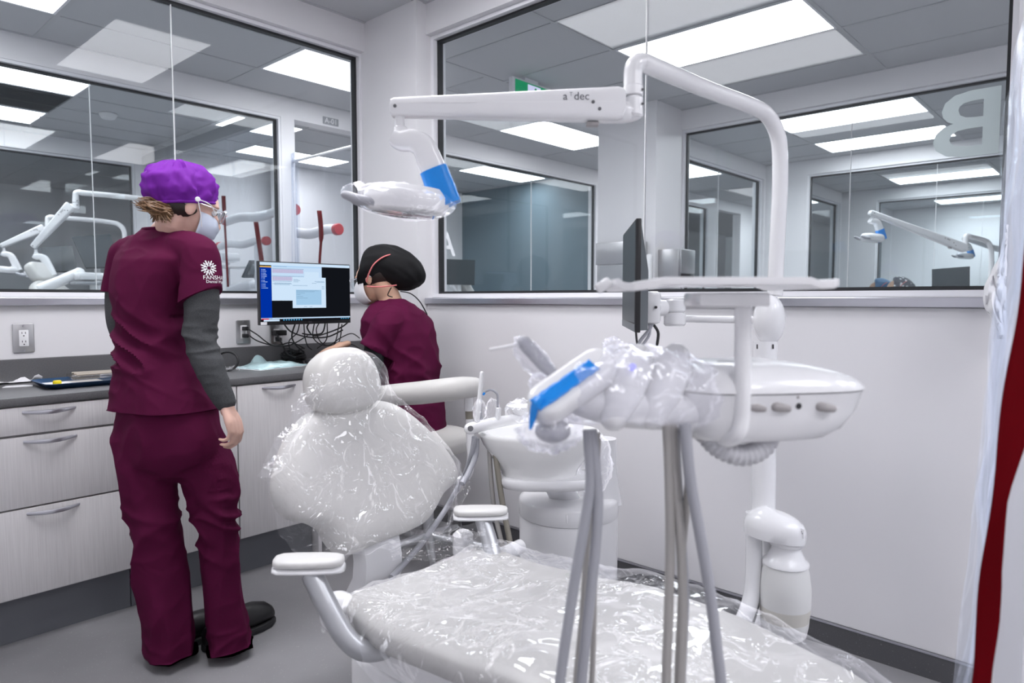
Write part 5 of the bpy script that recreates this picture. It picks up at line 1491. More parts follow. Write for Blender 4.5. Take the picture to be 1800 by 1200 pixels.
# tray on its own bracket
tr_ = thing_part('tray_holder', du)
b = nb(); tube(b, spline([pt(1306, 535, 1.10), pt(1306, 600, 1.10), pt(1305, 690, 1.10), pt(1304, 735, 1.10), pt(1297, 762, 1.10), pt(1280, 772, 1.12), pt(1258, 766, 1.16)], 8), .0132, 18); obj('tray_arm', b, 'white', tr_)
tcn = pt(1252, 500, 1.13); TXv, TYv = cr, CFH
b = nb(); box(b, -.052, .058, -.05, .05, -.028, -.006, bev=.004, T=basis(pt(1272, 508, 1.11), TXv, TYv, UP)); obj('tray_bracket', b, 'white', tr_)
b = nb(); rg = []
for x, z, hw in ((-.168, .006, .085), (-.160, -.002, .10), (-.148, -.003, .112), (-.118, .001, .115), (-.105, .006, .115), (.112, .006, .115), (.128, .0, .115), (.150, .001, .112), (.164, .005, .095)):
    rg.append([tcn + TXv * x + TYv * y + UP * (z + q) for y, q in ((-hw, -.009), (hw, -.009), (hw, .003), (-hw, .003))])
loft(b, rg); bmesh.ops.bevel(b, geom=b.edges[:], offset=.0015, segments=2, affect='EDGES'); obj('instrument_tray', b, 'white', tr_, angle=35)
b = nb(); box(b, -.012, .012, -.015, .015, -.004, .012, bev=.003, T=basis(pt(1063, 505, 1.10), (TXv * .8 + UP * .55).normalized(), TYv, (UP * .8 - TXv * .55).normalized())); obj('tray_clip', b, 'white', tr_)
# touchpad with blue barrier tape
ta = (pt(1058, 638, 1.10) - pt(958, 708, 1.06)).normalized(); tn = (-CFH * .80 + UP * .50 - cr * .35).normalized(); tb = tn.cross(ta).normalized(); tn = ta.cross(tb)
if tn.dot(CFH) > 0: tn, tb = -tn, -tb
tc_ = pt(1006, 664, 1.07)
b = nb(); prism(b, rrect(.165, .066, .032, 8), basis(tc_ - tn * .040, ta, tb, tn), .040, .012, 3); pad_ = obj('touchpad', b, 'white', du)
b = nb(); g = []
for i in range(16):
    row = []
    for j in range(7):
        u, v = i / 15 - .5, j / 6 - .5
        row.append(tc_ + ta * (u * .120 - .018 + .003 * noise.noise(V((v * 6, i, 3)))) + tb * (v * .026 - .004 + .003 * noise.noise(V((u * 12, j, 3)))) + tn * (.0018 + .002 * abs(noise.noise(V((u * 9, v * 5, 1))))))
    g.append(row)
sheet(b, g); o = obj('barrier_tape', b, 'bluetape', pad_, label='blue barrier tape on the touchpad'); so = o.modifiers.new('thick', 'SOLIDIFY'); so.thickness = .0012
e = tc_ - ta * .062
b = nb(); tube(b, spline([e + tb * .004 + tn * .002, e - ta * .012 + tn * .003 - UP * .004, e - ta * .018 - UP * .022, e - ta * .022 - UP * .034], 5), [.010, .009, .006, .002], 8, flat=.35); obj('tape_tail', b, 'bluetape', pad_)
# handpiece holder block and wrapped handpieces
b = nb(); P = [pt(1010, 700, 1.12), pt(1080, 715, 1.13), pt(1180, 722, 1.15), pt(1270, 722, 1.18)]
tube(b, spline(P, 8), [.030, .040, .040, .038], 22, round_ends=True, flat=.8); obj('holder_bar', b, 'whitematte', du)
for k, (x, y, d) in enumerate(((1096, 690, 1.11), (1165, 688, 1.13))):
    c = pt(x, y, d); ax = (cr * .40 + UP * .80 + CFH * .40).normalized()
    b = nb(); tube(b, [c - ax * .045, c - ax * .01, c + ax * .045, c + ax * .066], [.022, .031, .034, .024], 18, round_ends=True); hp_ = obj('handpiece', b, 'white', du)
    if k == 1:
        q = pt(1112, 645, 1.09); b = nb(); ell(b, q, (.009, .004, .006)); obj('indicator', b, 'led', hp_)
# syringe pointing left
sA, sB = pt(975, 662, 1.16), pt(922, 603, 1.16)
b = nb(); tube(b, [sA, (sA + sB) / 2, sB], [.0105, .012, .0125], 14, round_ends=True); sy = obj('air_water_syringe', b, 'hose', du)
b = nb(); tube(b, spline([sB, pt(905, 606, 1.16), pt(885, 610, 1.16), pt(862, 614, 1.16)], 4), [.0055, .0038, .0032, .0028], 10, round_ends=True); obj('tip', b, 'white', sy)
def crumple(bm, c, r, T, amp, seed, seg=36, rings=22):
    vs = ell(bm, c, r, T, seg, rings); R3 = Matrix.Diagonal(r)
    for v in vs:
        p = v.co - V(c); q = p * (3.2 / max(r)) + V((seed, seed * 2, 0))
        f = (1 - abs(noise.noise(q))) ** 3 - .35 + .5 * noise.noise(q * 2.3)
        v.co += p.normalized() * (amp * f)
b = nb(); crumple(b, pt(940, 632, 1.16), (.020, .020, .046), Matrix((cr, CFH, UP)).transposed() @ Matrix.Rotation(-.75, 3, 'Y'), .008, 3); obj('syringe_bag', b, 'filmwrap', sy, angle=75)
b = nb(); crumple(b, pt(966, 757, 1.08), (.048, .04, .030), Matrix((cr, CFH, UP)).transposed(), .012, 8); obj('hanging_wrap', b, 'filmwrap', du, angle=75)
b = nb(); ell(b, pt(972, 757, 1.09), (.030, .028, .019)); obj('mouth_mirror_cup', b, 'hose', du)
b = nb(); crumple(b, pt(948, 672, 1.12), (.016, .016, .014), Matrix((cr, CFH, UP)).transposed(), .005, 4); obj('wrapped_knob', b, 'filmwrap', du, angle=75)
b = nb(); rg = []
pw = spline([pt(985, 690, 1.12), pt(1020, 688, 1.12), pt(1075, 683, 1.13), pt(1135, 680, 1.14), pt(1195, 690, 1.155), pt(1245, 700, 1.17), pt(1285, 705, 1.19)], 10); rw = lerp_list([.030, .056, .066, .072, .070, .058, .040], len(pw))
for i, c in enumerate(pw):
    ring = []
    for k in range(48):
        a = 2 * PI * k / 48; q = (c + CFH * (rw[i] * math.cos(a)) + UP * (rw[i] * math.sin(a))) * 22
        f = (1 - abs(noise.noise(q))) ** 3 * .010 + noise.noise(q * 1.3) * .008
        ring.append(c + CFH * ((rw[i] + f) * 1.15 * math.cos(a)) + UP * ((rw[i] + f) * math.sin(a) * (.92 if math.sin(a) > 0 else .80)))
    rg.append(ring)
loft(b, rg, cap=False); obj('wrap_film', b, 'filmwrap', du, angle=75, label='crumpled clear wrap around the handpieces')
# hanging hoses
def hose(px, r, mt='hose', d=1.12):
    b = nb(); tube(b, spline([pt(*(list(q) + [d] if len(q) == 2 else q)) for q in px], 8), r, 14); return obj('hose', b, mt, du)
hose([(1033, 755), (1036, 800), (1038, 850), (1028, 920), (1012, 1010), (998, 1100), (984, 1200), (975, 1290), (985, 1335), (1005, 1325), (1016, 1270), (1024, 1180), (1033, 1090), (1047, 960), (1051, 880), (1046, 810), (1040, 755)], .0088)
hose([(1050, 760, 1.16), (1047, 850, 1.16), (1032, 960, 1.16), (1023, 1080, 1.16), (1012, 1200, 1.16), (1012, 1300, 1.16), (1028, 1310, 1.16), (1040, 1200, 1.16), (1044, 1080, 1.16), (1046, 900, 1.17), (1052, 770, 1.18)], .0048, 'hosegray')
hose([(1172, 745), (1176, 830), (1178, 950), (1175, 1080), (1171, 1200), (1172, 1300), (1184, 1320), (1195, 1280), (1196, 1200), (1200, 1080), (1197, 960), (1188, 850), (1182, 745)], .0078, 'hosegray')
hose([(1186, 745, 1.14), (1191, 850, 1.14), (1199, 960, 1.14), (1203, 1060, 1.14), (1197, 1200, 1.14), (1195, 1300, 1.14)], .0078)
hose([(1206, 745), (1210, 830), (1206, 900), (1200, 960), (1198, 1050), (1192, 1180), (1190, 1300)], .0062, 'hosegray', 1.13)
hose([(1204, 745), (1213, 840), (1229, 930), (1248, 1040), (1260, 1140), (1268, 1210), (1272, 1310)], .0092, 'hose', 1.10)

# ---- chair side monitor on its arm
cm = thing('chairside_monitor', 'thin black monitor seen almost edge on, on a white arm by the post', 'monitor', pt(1120, 585, 2.1))
n0, f0 = pt(1117, 484, 1.97), pt(1094.5, 497, 2.47)
md = (f0 - n0); md.z = 0; W_ = md.length; md.normalize(); mn = UP.cross(md).normalized()
if mn.dot(cr) > 0: mn = -mn                           # screen side faces left
zt_, zb_ = pt(1117, 384, 1.97).z, pt(1117, 585, 1.97).z
H_ = zt_ - zb_; T = basis(V((n0.x, n0.y, zb_)), md, UP, mn)
b = nb(); box(b, 0, W_, 0, H_, -.016, 0, bev=.003, T=T); obj('bezel', b, 'bezel', cm, angle=30)
b = nb(); box(b, .008, W_ - .008, .028, H_ - .008, -.004, .0008, T=T); obj('screen', b, 'screenoff', cm, smooth=False)
b = nb(); box(b, .004, W_ - .004, .002, .024, -.004, .001, T=T); obj('chin', b, 'moncase', cm, smooth=False)
b = nb(); loft(b, [[T @ V((x, y, -.015)) for x, y in ((.006, .006), (W_ - .006, .006), (W_ - .006, H_ - .01), (.006, H_ - .01))], [T @ V((x, y, -.042)) for x, y in ((.05, .0055), (W_ - .05, .0055), (W_ - .05, H_ * .55), (.05, H_ * .55))]]); obj('back_housing', b, 'moncase', cm, smooth=False)
mc = pt(1152, 540, 2.15)
b = nb(); box(b, -.02, .03, -.05, .05, -.05, .05, bev=.012, T=basis(pt(1140, 540, 2.15), cr, CFH, UP)); cyl(b, pt(1148, 541, 2.12), pt(1168, 541, 2.15), .026, bev=.006); obj('tilt_head', b, 'white', cm)
b = nb(); cyl(b, pt(1153, 540, 2.085), pt(1153, 540, 2.10), .0045, seg=10); obj('screw', b, 'dark', cm)
b = nb(); cyl(b, pt(1186, 526, 2.15), pt(1186, 549, 2.15), .034, bev=.005); cyl(b, pt(1186, 549.6, 2.15), pt(1186, 573, 2.15), .034, bev=.006); obj('pivot', b, 'white', cm)
b = nb(); tube(b, spline([pt(1195, 560, 2.15), pt(1240, 561, 2.13), pt(1340, 562, 2.09)], 5), [.015, .015, .015], 14, flat=.75); obj('arm', b, 'white', cm)
def small_cable(pts, r, mt, label):
    b = nb(); tube(b, spline([pt(*q) for q in pts], 7), r, 8, round_ends=True); return obj('cable', b, mt, cm, label=label)
small_cable([(1150, 572, 2.13), (1157, 585, 2.13), (1155, 606, 2.13)], .0045, 'rubber', 'black cable')
small_cable([(1118, 584, 2.12), (1119, 596, 2.12), (1121, 612, 2.12)], .0035, 'rubber', 'black cable')
small_cable([(1152, 556, 2.12), (1142, 578, 2.12), (1126, 598, 2.12), (1117, 616, 2.12)], .0055, 'hose', 'gray cable')
small_cable([(1140, 560, 2.12), (1142, 585, 2.12), (1132, 603, 2.12), (1120, 614, 2.12)], .0045, 'hose', 'gray cable')
wk = thing('wrapped_knob', 'small clear wrapped handle on a thin rod below the edge-on monitor', 'handle', pt(1077, 620, 1.6))
b = nb(); crumple(b, pt(1077, 607, 1.6), (.020, .020, .016), None, .009, 6); obj('wrap_film', b, 'filmwrap', wk, angle=75)
b = nb(); ell(b, pt(1078, 612, 1.6), (.012, .012, .009)); obj('knob', b, 'hose', wk)
b = nb(); tube(b, [pt(1080, 609, 1.6), pt(1100, 611, 1.6), pt(1128, 612, 1.58), pt(1160, 640, 1.4)], .0025, 8); obj('rod', b, 'knob', wk)

# ================================================================ cuspidor tower
cu_ = thing('cuspidor', 'white cuspidor tower with a round rinse bowl beside the chair', 'cuspidor', (2.066, 1.59, 0))
TCn = V((2.066, 1.59, 0))
b = nb(); lathe(b, [(.186, 0), (.188, .01), (.188, .425), (.1865, .4275), (.1865, .4295)], TCn, seg=56); obj('tower', b, 'white', cu_, angle=40)
b = nb(); lathe(b, [(.1855, .430), (.190, .432), (.191, .44), (.190, .485), (.186, .494), (.172, .501), (.10, .506), (.01, .507)], TCn, seg=56); obj('tower_lid', b, 'white', cu_, angle=50)
hp0 = pt(997, 912, 2.39); b = nb(); box(b, -.004, .004, -.016, .016, -.004, .004, bev=.002, T=basis(hp0, cr, UP, -CFH)); obj('tower_tab', b, 'white', cu_)
BC = pt(948, 764, 2.45)
b = nb(); lathe(b, [(.100, -.145), (.118, -.143), (.124, -.120), (.150, -.080), (.180, -.030), (.192, .000), (.194, .010), (.189, .017), (.180, .016), (.168, .005), (.150, -.030), (.10, -.065), (.03, -.078), (.01, -.080)], BC, Matrix((cr, CFH, UP)).transposed(), 56, 1.12, .82); obj('bowl', b, 'ceramic', cu_, angle=50)
b = nb(); T = basis(pt(962, 838, 2.45), cr, CFH, UP)
rg = []
for z, s in ((-.030, .86), (-.026, .95), (-.010, 1), (.004, 1), (.010, .97)):
    rg.append([T @ V((.172 * s * math.copysign(abs(math.cos(a)) ** .6, math.cos(a)), .10 * s * math.copysign(abs(math.sin(a)) ** .7, math.sin(a)), z)) for a in [2 * PI * k / 40 for k in range(40)]])
loft(b, rg); obj('bowl_shelf', b, 'white', cu_, angle=50)
b = nb(); rg = []
for q, w_ in ((pt(975, 842, 2.48), .05), (pt(995, 880, 2.60), .06)):
    rg.append([q + cr * (w_ * math.cos(a)) + CFH * (.03 * math.sin(a)) for a in [2 * PI * k / 20 for k in range(20)]])
loft(b, rg); obj('bracket', b, 'white', cu_)
b = nb(); rg = [[q + cr * (w_ * math.cos(a)) + CFH * (.05 * math.sin(a)) for a in [2 * PI * k / 24 for k in range(24)]] for q, w_ in ((pt(1052, 885, 2.62), .09), (pt(1055, 830, 2.62), .065), (pt(1058, 770, 2.62), .055))]
loft(b, rg); obj('rear_column', b, 'white', cu_)
b = nb(); lathe(b, [(.012, -.03), (.018, -.025), (.032, .0), (.044, .008), (.045, .012), (.038, .010), (.01, .004)], pt(914, 719, 2.44), seg=32); obj('cup_rest', b, 'white', cu_, angle=50)
b = nb(); crumple(b, pt(914, 722, 2.44), (.052, .046, .038), None, .012, 5); obj('wrap_film', b, 'film', cu_, angle=75)
b = nb(); crumple(b, pt(1045, 815, 2.50), (.075, .05, .11), None, .016, 9); obj('wrap_film', b, 'film', cu_, angle=75)
b = nb(); tube(b, spline([pt(826, 753, 2.38), pt(850, 747, 2.39), pt(890, 739, 2.42), pt(935, 734, 2.45), pt(990, 740, 2.5)], 6), [.020, .0205, .019, .018, .018], 18, round_ends=True); arm_ = obj('assistant_arm', b, 'white', cu_)
b = nb(); cyl(b, pt(827, 753, 2.356), pt(827, 753, 2.36), .010, seg=14); obj('end_screw', b, 'screw', arm_)
b = nb(); tube(b, [pt(838, 742, 2.38), pt(843, 700, 2.38), pt(847, 656, 2.38)], [.010, .0085, .0075], 12, round_ends=True); obj('suction_tip', b, 'whitematte', cu_)
b = nb(); crumple(b, pt(843, 722, 2.37), (.022, .020, .036), None, .009, 2); obj('wrap_film', b, 'film', cu_, angle=75)
b = nb(); crumple(b, pt(866, 722, 2.40), (.024, .02, .042), None, .009, 12); obj('wrap_film', b, 'film', cu_, angle=75)
b = nb(); tube(b, spline([pt(874, 738, 2.4), pt(875, 700, 2.4), pt(872, 690, 2.4), pt(862, 685, 2.4), pt(850, 690, 2.4)], 5), .0042, 8); obj('saliva_ejector', b, 'hose', cu_)
b = nb(); tube(b, [pt(848, 745, 2.39), pt(843, 725, 2.39), pt(842, 705, 2.39)], [.007, .008, .007], 10, round_ends=True); obj('instrument', b, 'hose', cu_)
b = nb(); cyl(b, pt(849, 694, 2.38), pt(852, 690, 2.38), .004, seg=8); obj('blue_clip', b, 'bluetape', cu_)
b = nb(); cyl(b, pt(875, 738, 2.4), pt(876, 716, 2.4), .010, bev=.002); obj('instrument', b, 'white', cu_)
for q, r, mt in (([(834, 768, 2.38), (830, 795, 2.40), (820, 828, 2.44), (806, 855, 2.48), (780, 900, 2.46), (745, 950, 2.3), (715, 985, 2.18), (688, 1015, 2.08)], .0095, 'hose'),
              ([(860, 790, 2.42), (864, 850, 2.42), (870, 900, 2.42), (880, 945, 2.40), (890, 985, 2.38)], .0085, 'hosegray'),
              ([(870, 790, 2.40), (878, 850, 2.40), (886, 900, 2.40), (895, 945, 2.38), (902, 990, 2.36)], .0105, 'brass'),
              ([(838, 770, 2.40), (836, 800, 2.40), (824, 830, 2.36), (812, 850, 2.32)], .010, 'hose')):
    b = nb(); tube(b, spline([pt(*k) for k in q], 8), r, 12); obj('hose', b, mt, cu_)
b = nb(); tube(b, spline([pt(915, 960, 2.30), pt(880, 975, 2.22), pt(840, 985, 2.15)], 5), .024, 16); obj('floor_link', b, 'white', cu_)

# ================================================================ assistant stool
st = thing('assistant_stool', 'gray assistant stool with a curved body support arm under the seated woman', 'stool', V((pc2.x, pc2.y, 0)))
sc_ = pt(752, 778, 3.28)
b = nb(); lathe(b, [(.02, -.045), (.17, -.045), (.20, -.035), (.215, -.005), (.21, .03), (.185, .045), (.10, .05), (.01, .05)], V((sc_.x, sc_.y, .575)), seg=44); obj('seat', b, 'upholstery', st, angle=60)
b = nb(); cyl(b, (sc_.x, sc_.y, .10), (sc_.x, sc_.y, .535), .025); obj('gas_lift', b, 'silver', st)
for k in range(5):
    a = 2 * PI * k / 5 + .3; e = V((sc_.x + .27 * math.cos(a), sc_.y + .27 * math.sin(a), .075))
    b = nb(); tube(b, [V((sc_.x, sc_.y, .115)), V((sc_.x + .13 * math.cos(a), sc_.y + .13 * math.sin(a), .095)), e], [.024, .020, .014], 10); lg = obj('leg', b, 'silver', st)
    b = nb()
    for s in (-1, 1): cyl(b, e + V((-math.sin(a), math.cos(a), 0)) * s * .008 - UP * .0475, e + V((-math.sin(a), math.cos(a), 0)) * s * .024 - UP * .0475, .027, bev=.004)
    k_ = obj('caster', b, 'dark', lg)
b = nb(); SP = spline([pt(640, 700, 3.36), pt(662, 697, 3.20), pt(690, 694, 3.08), pt(740, 690, 3.0), pt(790, 684, 2.98), pt(815, 681, 3.0), pt(835, 680, 3.06)], 8)
tube(b, SP, [.034, .040, .042, .044, .044, .042, .038], 20, round_ends=True, flat=1.15); obj('support_arm', b, 'upholstery', st)
b = nb(); tube(b, [pt(824, 698, 3.03), pt(824, 722, 3.03)], .020, 16); tube(b, [pt(825, 736, 3.03), pt(827, 778, 3.03)], .018, 16); obj('post', b, 'white', st)
b = nb(); tube(b, [pt(824, 721, 3.03), pt(825, 737, 3.03)], .0165, 16); obj('post_collar', b, 'brass', st)
b = nb(); tube(b, spline([pt(827, 778, 3.03), pt(828, 810, 3.03), pt(818, 840, 3.06), pt(780, 842, 3.2), V((sc_.x, sc_.y, .50))], 6), [.020, .019, .018, .016, .016], 14); obj('arm_bracket', b, 'white', st)
# ================================================================ plastic curtain at the open side, red zip tape
cur = thing('plastic_curtain', 'hanging clear plastic curtain with a red zip strip at the open side of the room', 'curtain', (1.9, .25, 0))
def px_rows(tab, y):
    for (y0, a), (y1, b_) in zip(tab, tab[1:]):
        if y0 <= y <= y1: return a + (b_ - a) * (y - y0) / (y1 - y0)
    return tab[-1][1]
edge0 = [(-260, 1850), (0, 1806), (60, 1792), (190, 1766), (330, 1761), (450, 1757), (600, 1748), (760, 1744), (1000, 1728), (1165, 1705), (1500, 1660)]
edge1 = [(-260, 1905), (0, 1868), (200, 1838), (450, 1801), (640, 1773), (880, 1741), (1040, 1723), (1200, 1706), (1500, 1668)]
edge2 = [(-260, 1950), (0, 1925), (200, 1893), (450, 1858), (640, 1838), (780, 1802), (880, 1775), (1000, 1759), (1100, 1756), (1200, 1746), (1500, 1718)]
ys = [-260 + 1760 * i / 60 for i in range(61)]
b = nb(); g = []
for y in ys:
    row = []; a, c = px_rows(edge0, y), px_rows(edge1, y)
    for j in range(26):
        u = j / 25; d = 1 / ((1 - u) / 2.10 + u / 1.12)
        q = pt(a + (c - a) * u, y, d); q += (CFH * .6 - cr * .8) * (.022 * math.sin(u * 26 + y * .002) * math.sin(PI * u) + .02 * noise.noise(V((u * 6, y * .006, 2))))
        if q.z < .004: q.z = .004
        row.append(q)
    g.append(row)
sheet(b, g); obj('film', b, 'filmhang', cur, angle=75)
b = nb(); g = []
for y in ys:
    row = []; a, c = px_rows(edge1, y) - 1, px_rows(edge2, y)
    for j in range(7):
        u = j / 6; q = pt(a + (c - a) * u, y, 1.115 - .02 * u); q += CFH * .004 * math.sin(y * .02 + u * 3)
        if q.z < .006: q.z = .006
        row.append(q)
    g.append(row)
sheet(b, g); o = obj('zip_strip', b, 'redtape', cur, angle=60, label='wide red zip strip'); so = o.modifiers.new('thick', 'SOLIDIFY'); so.thickness = .002
b = nb(); g = []
for y in ys:
    row = []; a = px_rows(edge2, y) - 2
    for j in range(20):
        u = j / 19; q = pt(a + 330 * u, y, 1.10 - .28 * u); q += CFH * (.012 * math.sin(u * 17) + .01 * noise.noise(V((u * 5, y * .006, 7))))
        if q.z < .004: q.z = .004
        row.append(q)
    g.append(row)
sheet(b, g); obj('film', b, 'filmhang', cur, angle=75)
b = nb(); g = []
for i in range(30):
    t = i / 29; y = 395 + 200 * t; row = []
    wl = 4 + 34 * math.exp(-((t - .62) / .28) ** 2) + 3 * noise.noise(V((t * 9, 1, 1)))
    for j in range(12):
        u = j / 11; q = pt(1771 - 6 * t - wl * u, y, 2.06 + .03 * noise.noise(V((t * 9, u * 7, 2))) - .05 * math.sin(u * PI) * (1 - t * .5))
        row.append(q)
    g.append(row)
sheet(b, g); o = obj('gathered_corner', b, 'paper', cur, angle=70, label='white gathered corner of the curtain'); so = o.modifiers.new('thick', 'SOLIDIFY'); so.thickness = .003

# ================================================================ cross corridor behind the right window
d1 = thing('towel_dispenser', 'wide stainless dispenser recessed in the pillar behind the right window', 'dispenser', (5.0, 3.30, 1.0))
b = nb(); box(b, 5.000, 5.039, 3.06, 3.545, 1.02, 1.725, bev=.004); obj('case', b, 'steel', d1, angle=30)
b = nb(); box(b, 4.985, 5.002, 3.055, 3.55, 1.545, 1.735, bev=.004); obj('top_panel', b, 'steel', d1, angle=30)
b = nb(); box(b, 4.994, 5.003, 3.09, 3.515, 1.04, 1.535, bev=.003); obj('recess', b, 'signgray', d1, angle=30)
b = nb(); tube(b, [(4.985, 3.22, 1.05), (4.985, 3.22, 1.30), (4.975, 3.20, 1.36), (4.985, 3.18, 1.42)], .006, 8); obj('lever', b, 'alu', d1)
d2 = thing('paper_towel_box', 'stainless paper towel box projecting from the pillar beside the window', 'dispenser', (5.22, 2.90, 1.35))
b = nb(); box(b, 5.09, 5.37, 2.80, 2.989, 1.38, 1.66, bev=.006); obj('case', b, 'steel', d2, angle=30)
b = nb(); box(b, 5.11, 5.35, 2.785, 2.801, 1.46, 1.655, bev=.005); obj('front', b, 'steel', d2, angle=30)
b = nb(); box(b, 5.13, 5.34, 2.792, 2.801, 1.385, 1.455, bev=.002); obj('slot', b, 'dark', d2, angle=30)
b = nb(); box(b, 4.985, 5.039, 3.00, 3.05, 1.20, 1.62, bev=.02, seg=3); single('soap_dispenser', b, 'white', 'slim white soap dispenser on the pillar edge behind the edge-on monitor', 'dispenser')

# ---- repeats of the dental light in the rooms beyond
def far_light(label, px, py, d, ex, ey, ed):
    o = pt(px, py, d) - pt(1113, 190, 1.66)
    r = light_unit('dental_light', label, o, pt(ex, ey, ed), 'dental lights in the rooms beyond the glass', px > 900, False)
    a = pt(1362, 519, 2.05) + o
    b = nb(); tube(b, [(a.x, a.y, 0.0), (a.x, a.y, a.z)], .030, 16); obj('floor_post', b, 'white', r)
    return r
far_light('dental light in the second room right of the tube, arm sloping up to its left', 1697, 436, 6.2, 1529, 373, 6.0)
far_light('smaller dental light beside the curtain in the third room', 1788, 447, 8.8, 1693, 419, 8.7)
far_light('dental light across the corridor, arm sloping down left behind the standing woman', 133, 362, 5.55, 58, 434, 5.5)
far_light('dental light across the corridor at the photo edge, behind the steeper arm', 84, 402, 6.5, 2, 432, 6.4)
def flat_screen(label, quad, th=.02, group=None):
    P = [pt(*q) for q in quad]; n = (P[1] - P[0]).cross(P[3] - P[0]).normalized()
    if n.dot(cf) < 0: n = -n
    c = sum(P, V()) / 4; low = min(p.z for p in P)
    r = thing('wall_monitor', label, 'monitor', (c.x, c.y, low), group)
    b = nb(); loft(b, [P, [p + n * th for p in P]]); obj('screen', b, 'screenoff', r, smooth=False)
    b = nb(); loft(b, [[c + (p - c) * .6 + n * th for p in P], [c + (p - c) * .5 + n * (th + .03) for p in P]]); obj('back_housing', b, 'moncase', r, smooth=False)
    b = nb(); q = c + n * (th + .04); tube(b, [q, V((q.x, q.y, q.z - .12)), V((q.x, q.y, 0))], .022, 10); obj('stand', b, 'white', r)
flat_screen('dark monitor across the corridor, the smaller and lower of the pair', [(72, 435, 5.7), (127, 432, 5.8), (136, 476, 5.7), (81, 476, 5.6)])
flat_screen('dark monitor across the corridor, the larger one beside the standing woman', [(127, 416, 5.9), (195, 411, 6.1), (209, 468, 5.95), (151, 470, 5.8)])
flat_screen('dark monitor in the room beyond, beside the patterned cap', [(1638, 473, 7.0), (1703, 468, 6.7), (1703, 506, 6.7), (1638, 507, 7.0)])
flat_screen('gray monitor behind the far window under the letter A', [(784, 455, 8.0), (835, 457, 8.1), (834, 501, 8.1), (784, 500, 8.0)])
flat_screen('dark tilted monitor behind the plastic sheets by the red strip', [(438, 457, 6.6), (449, 457, 6.9), (447, 487, 6.9), (424, 487, 6.5)])
def tall_chair(label, hx, hy, d, rz):
    c = pt(hx, hy, d); r = thing('dental_chair', label, 'dental chair', (c.x, c.y, 0)); f = V((math.cos(rz), math.sin(rz), 0)); s = UP.cross(f)
    def sl(o, u, w_, n_, parts, name, mt):
        b = nb(); prism(b, rrect(w_, parts, min(w_, parts) * .35, 5), basis(o, s, u, s.cross(u)), n_, n_ * .3, 3); obj(name, b, mt, r)
    bu = (UP * .86 - f * .5).normalized()
    sl(c - bu * .02 + f * .02, bu, .26, .08, .17, 'headrest', 'upholstery'); sl(c - bu * .38, bu, .52, .08, .56, 'backrest', 'upholstery')
    b = nb(); q = c - bu * .38 - f * .07; prism(b, rrect(.40, .44, .1, 5), basis(q, s, bu, -s.cross(bu)), .03, .01); obj('back_shell', b, 'white', r)
    so_ = c - bu * .72 + f * .38; sl(so_ - UP * .02, (f * .99 + UP * .1).normalized(), .52, .09, .85, 'seat', 'upholstery')
    b = nb(); box(b, -.12, .12, -.10, .10, 0, so_.z - .05, bev=.02, T=Matrix.Translation((so_.x, so_.y, 0))); obj('column', b, 'whitematte', r)
    b = nb(); box(b, -.24, .24, -.35, .35, 0, .05, bev=.02, T=Matrix.Translation((so_.x, so_.y, 0))); obj('base_plate', b, 'whitematte', r)
    for k in (-1, 1):
        b = nb(); e = c - bu * .45 + s * k * .30 + f * .10; tube(b, [e - f * .05, e + f * .12, e + f * .22 - UP * .02], [.028, .028, .024], 10, round_ends=True); obj('armrest', b, 'white', r)
    return r
tall_chair('raised gray dental chair across the corridor at the photo edge', 56, 480, 5.45, -.75)
tall_chair('white dental chair behind the far window, its headrest beside the frame', 793, 474, 8.4, -.6)
ua = thing('delivery_unit', 'thick white equipment arm across the corridor below the dark monitors', 'delivery arm', V((pt(112, 488, 5.4).x, pt(112, 488, 5.4).y, 0)))
b = nb(); tube(b, [pt(70, 508, 5.3), pt(105, 494, 5.4), pt(138, 480, 5.5)], .042, 16, round_ends=True); obj('arm', b, 'white', ua)
b = nb(); ell(b, pt(139, 481, 5.5), (.045, .045, .05)); obj('joint', b, 'white', ua)
b = nb(); q = pt(160, 486, 5.5); box(b, q.x - .11, q.x + .11, q.y - .09, q.y + .09, q.z - .03, q.z + .03, bev=.02); obj('control_head', b, 'white', ua)
b = nb(); q = pt(152, 498, 5.45); box(b, q.x - .10, q.x + .10, q.y - .08, q.y + .08, q.z - .012, q.z + .012, bev=.008); obj('tray', b, 'signgray', ua)
b = nb(); q = pt(165, 500, 5.5); tube(b, [q, V((q.x, q.y, 0))], .03, 12); obj('stand', b, 'white', ua)

# ---- plastic sheets and suction tubes across the corridor
def hung_sheet(name, label, X, y0, y1, z0, z1, mt='filmhang', amp=.02):
    r = thing(name, label, 'plastic sheet', (X, (y0 + y1) / 2, z0))
    b = nb(); g = []
    for i in range(40):
        z = z0 + (z1 - z0) * i / 39; row = []
        for j in range(46):
            u = j / 45
            row.append(V((X + amp * (noise.noise(V((u * 7, z * .8, X))) + .5 * noise.noise(V((u * 18, z * 2.2 + u * 3, X + 4)))), y0 + (y1 - y0) * u, z)))
        g.append(row)
    sheet(b, g); obj('film', b, mt, r, angle=75)
    return r
s1 = hung_sheet('plastic_sheet', 'clear plastic sheet hung across the corridor beside the room corner', 3.0, 3.62, 5.13, .02, 2.36)
b = nb(); tube(b, [(3.0, 3.605, 2.365), (3.0, 5.145, 2.365)], .012, 10); obj('top_rail', b, 'white', s1)
for k, (px, y0, y1) in enumerate(((562, 370, 512),)):
    b = nb(); g = [[on_x(px + (y - y0) * .02 + dx + 2 * math.sin(y * .05), y, 2.965) for dx in ((-4, 4) if y < 425 else (-2.2, 2.2))] for y in range(y0, y1, 8)]
    sheet(b, g); o = obj('red_strip', b, 'redtape', s1); so = o.modifiers.new('thick', 'SOLIDIFY'); so.thickness = .002
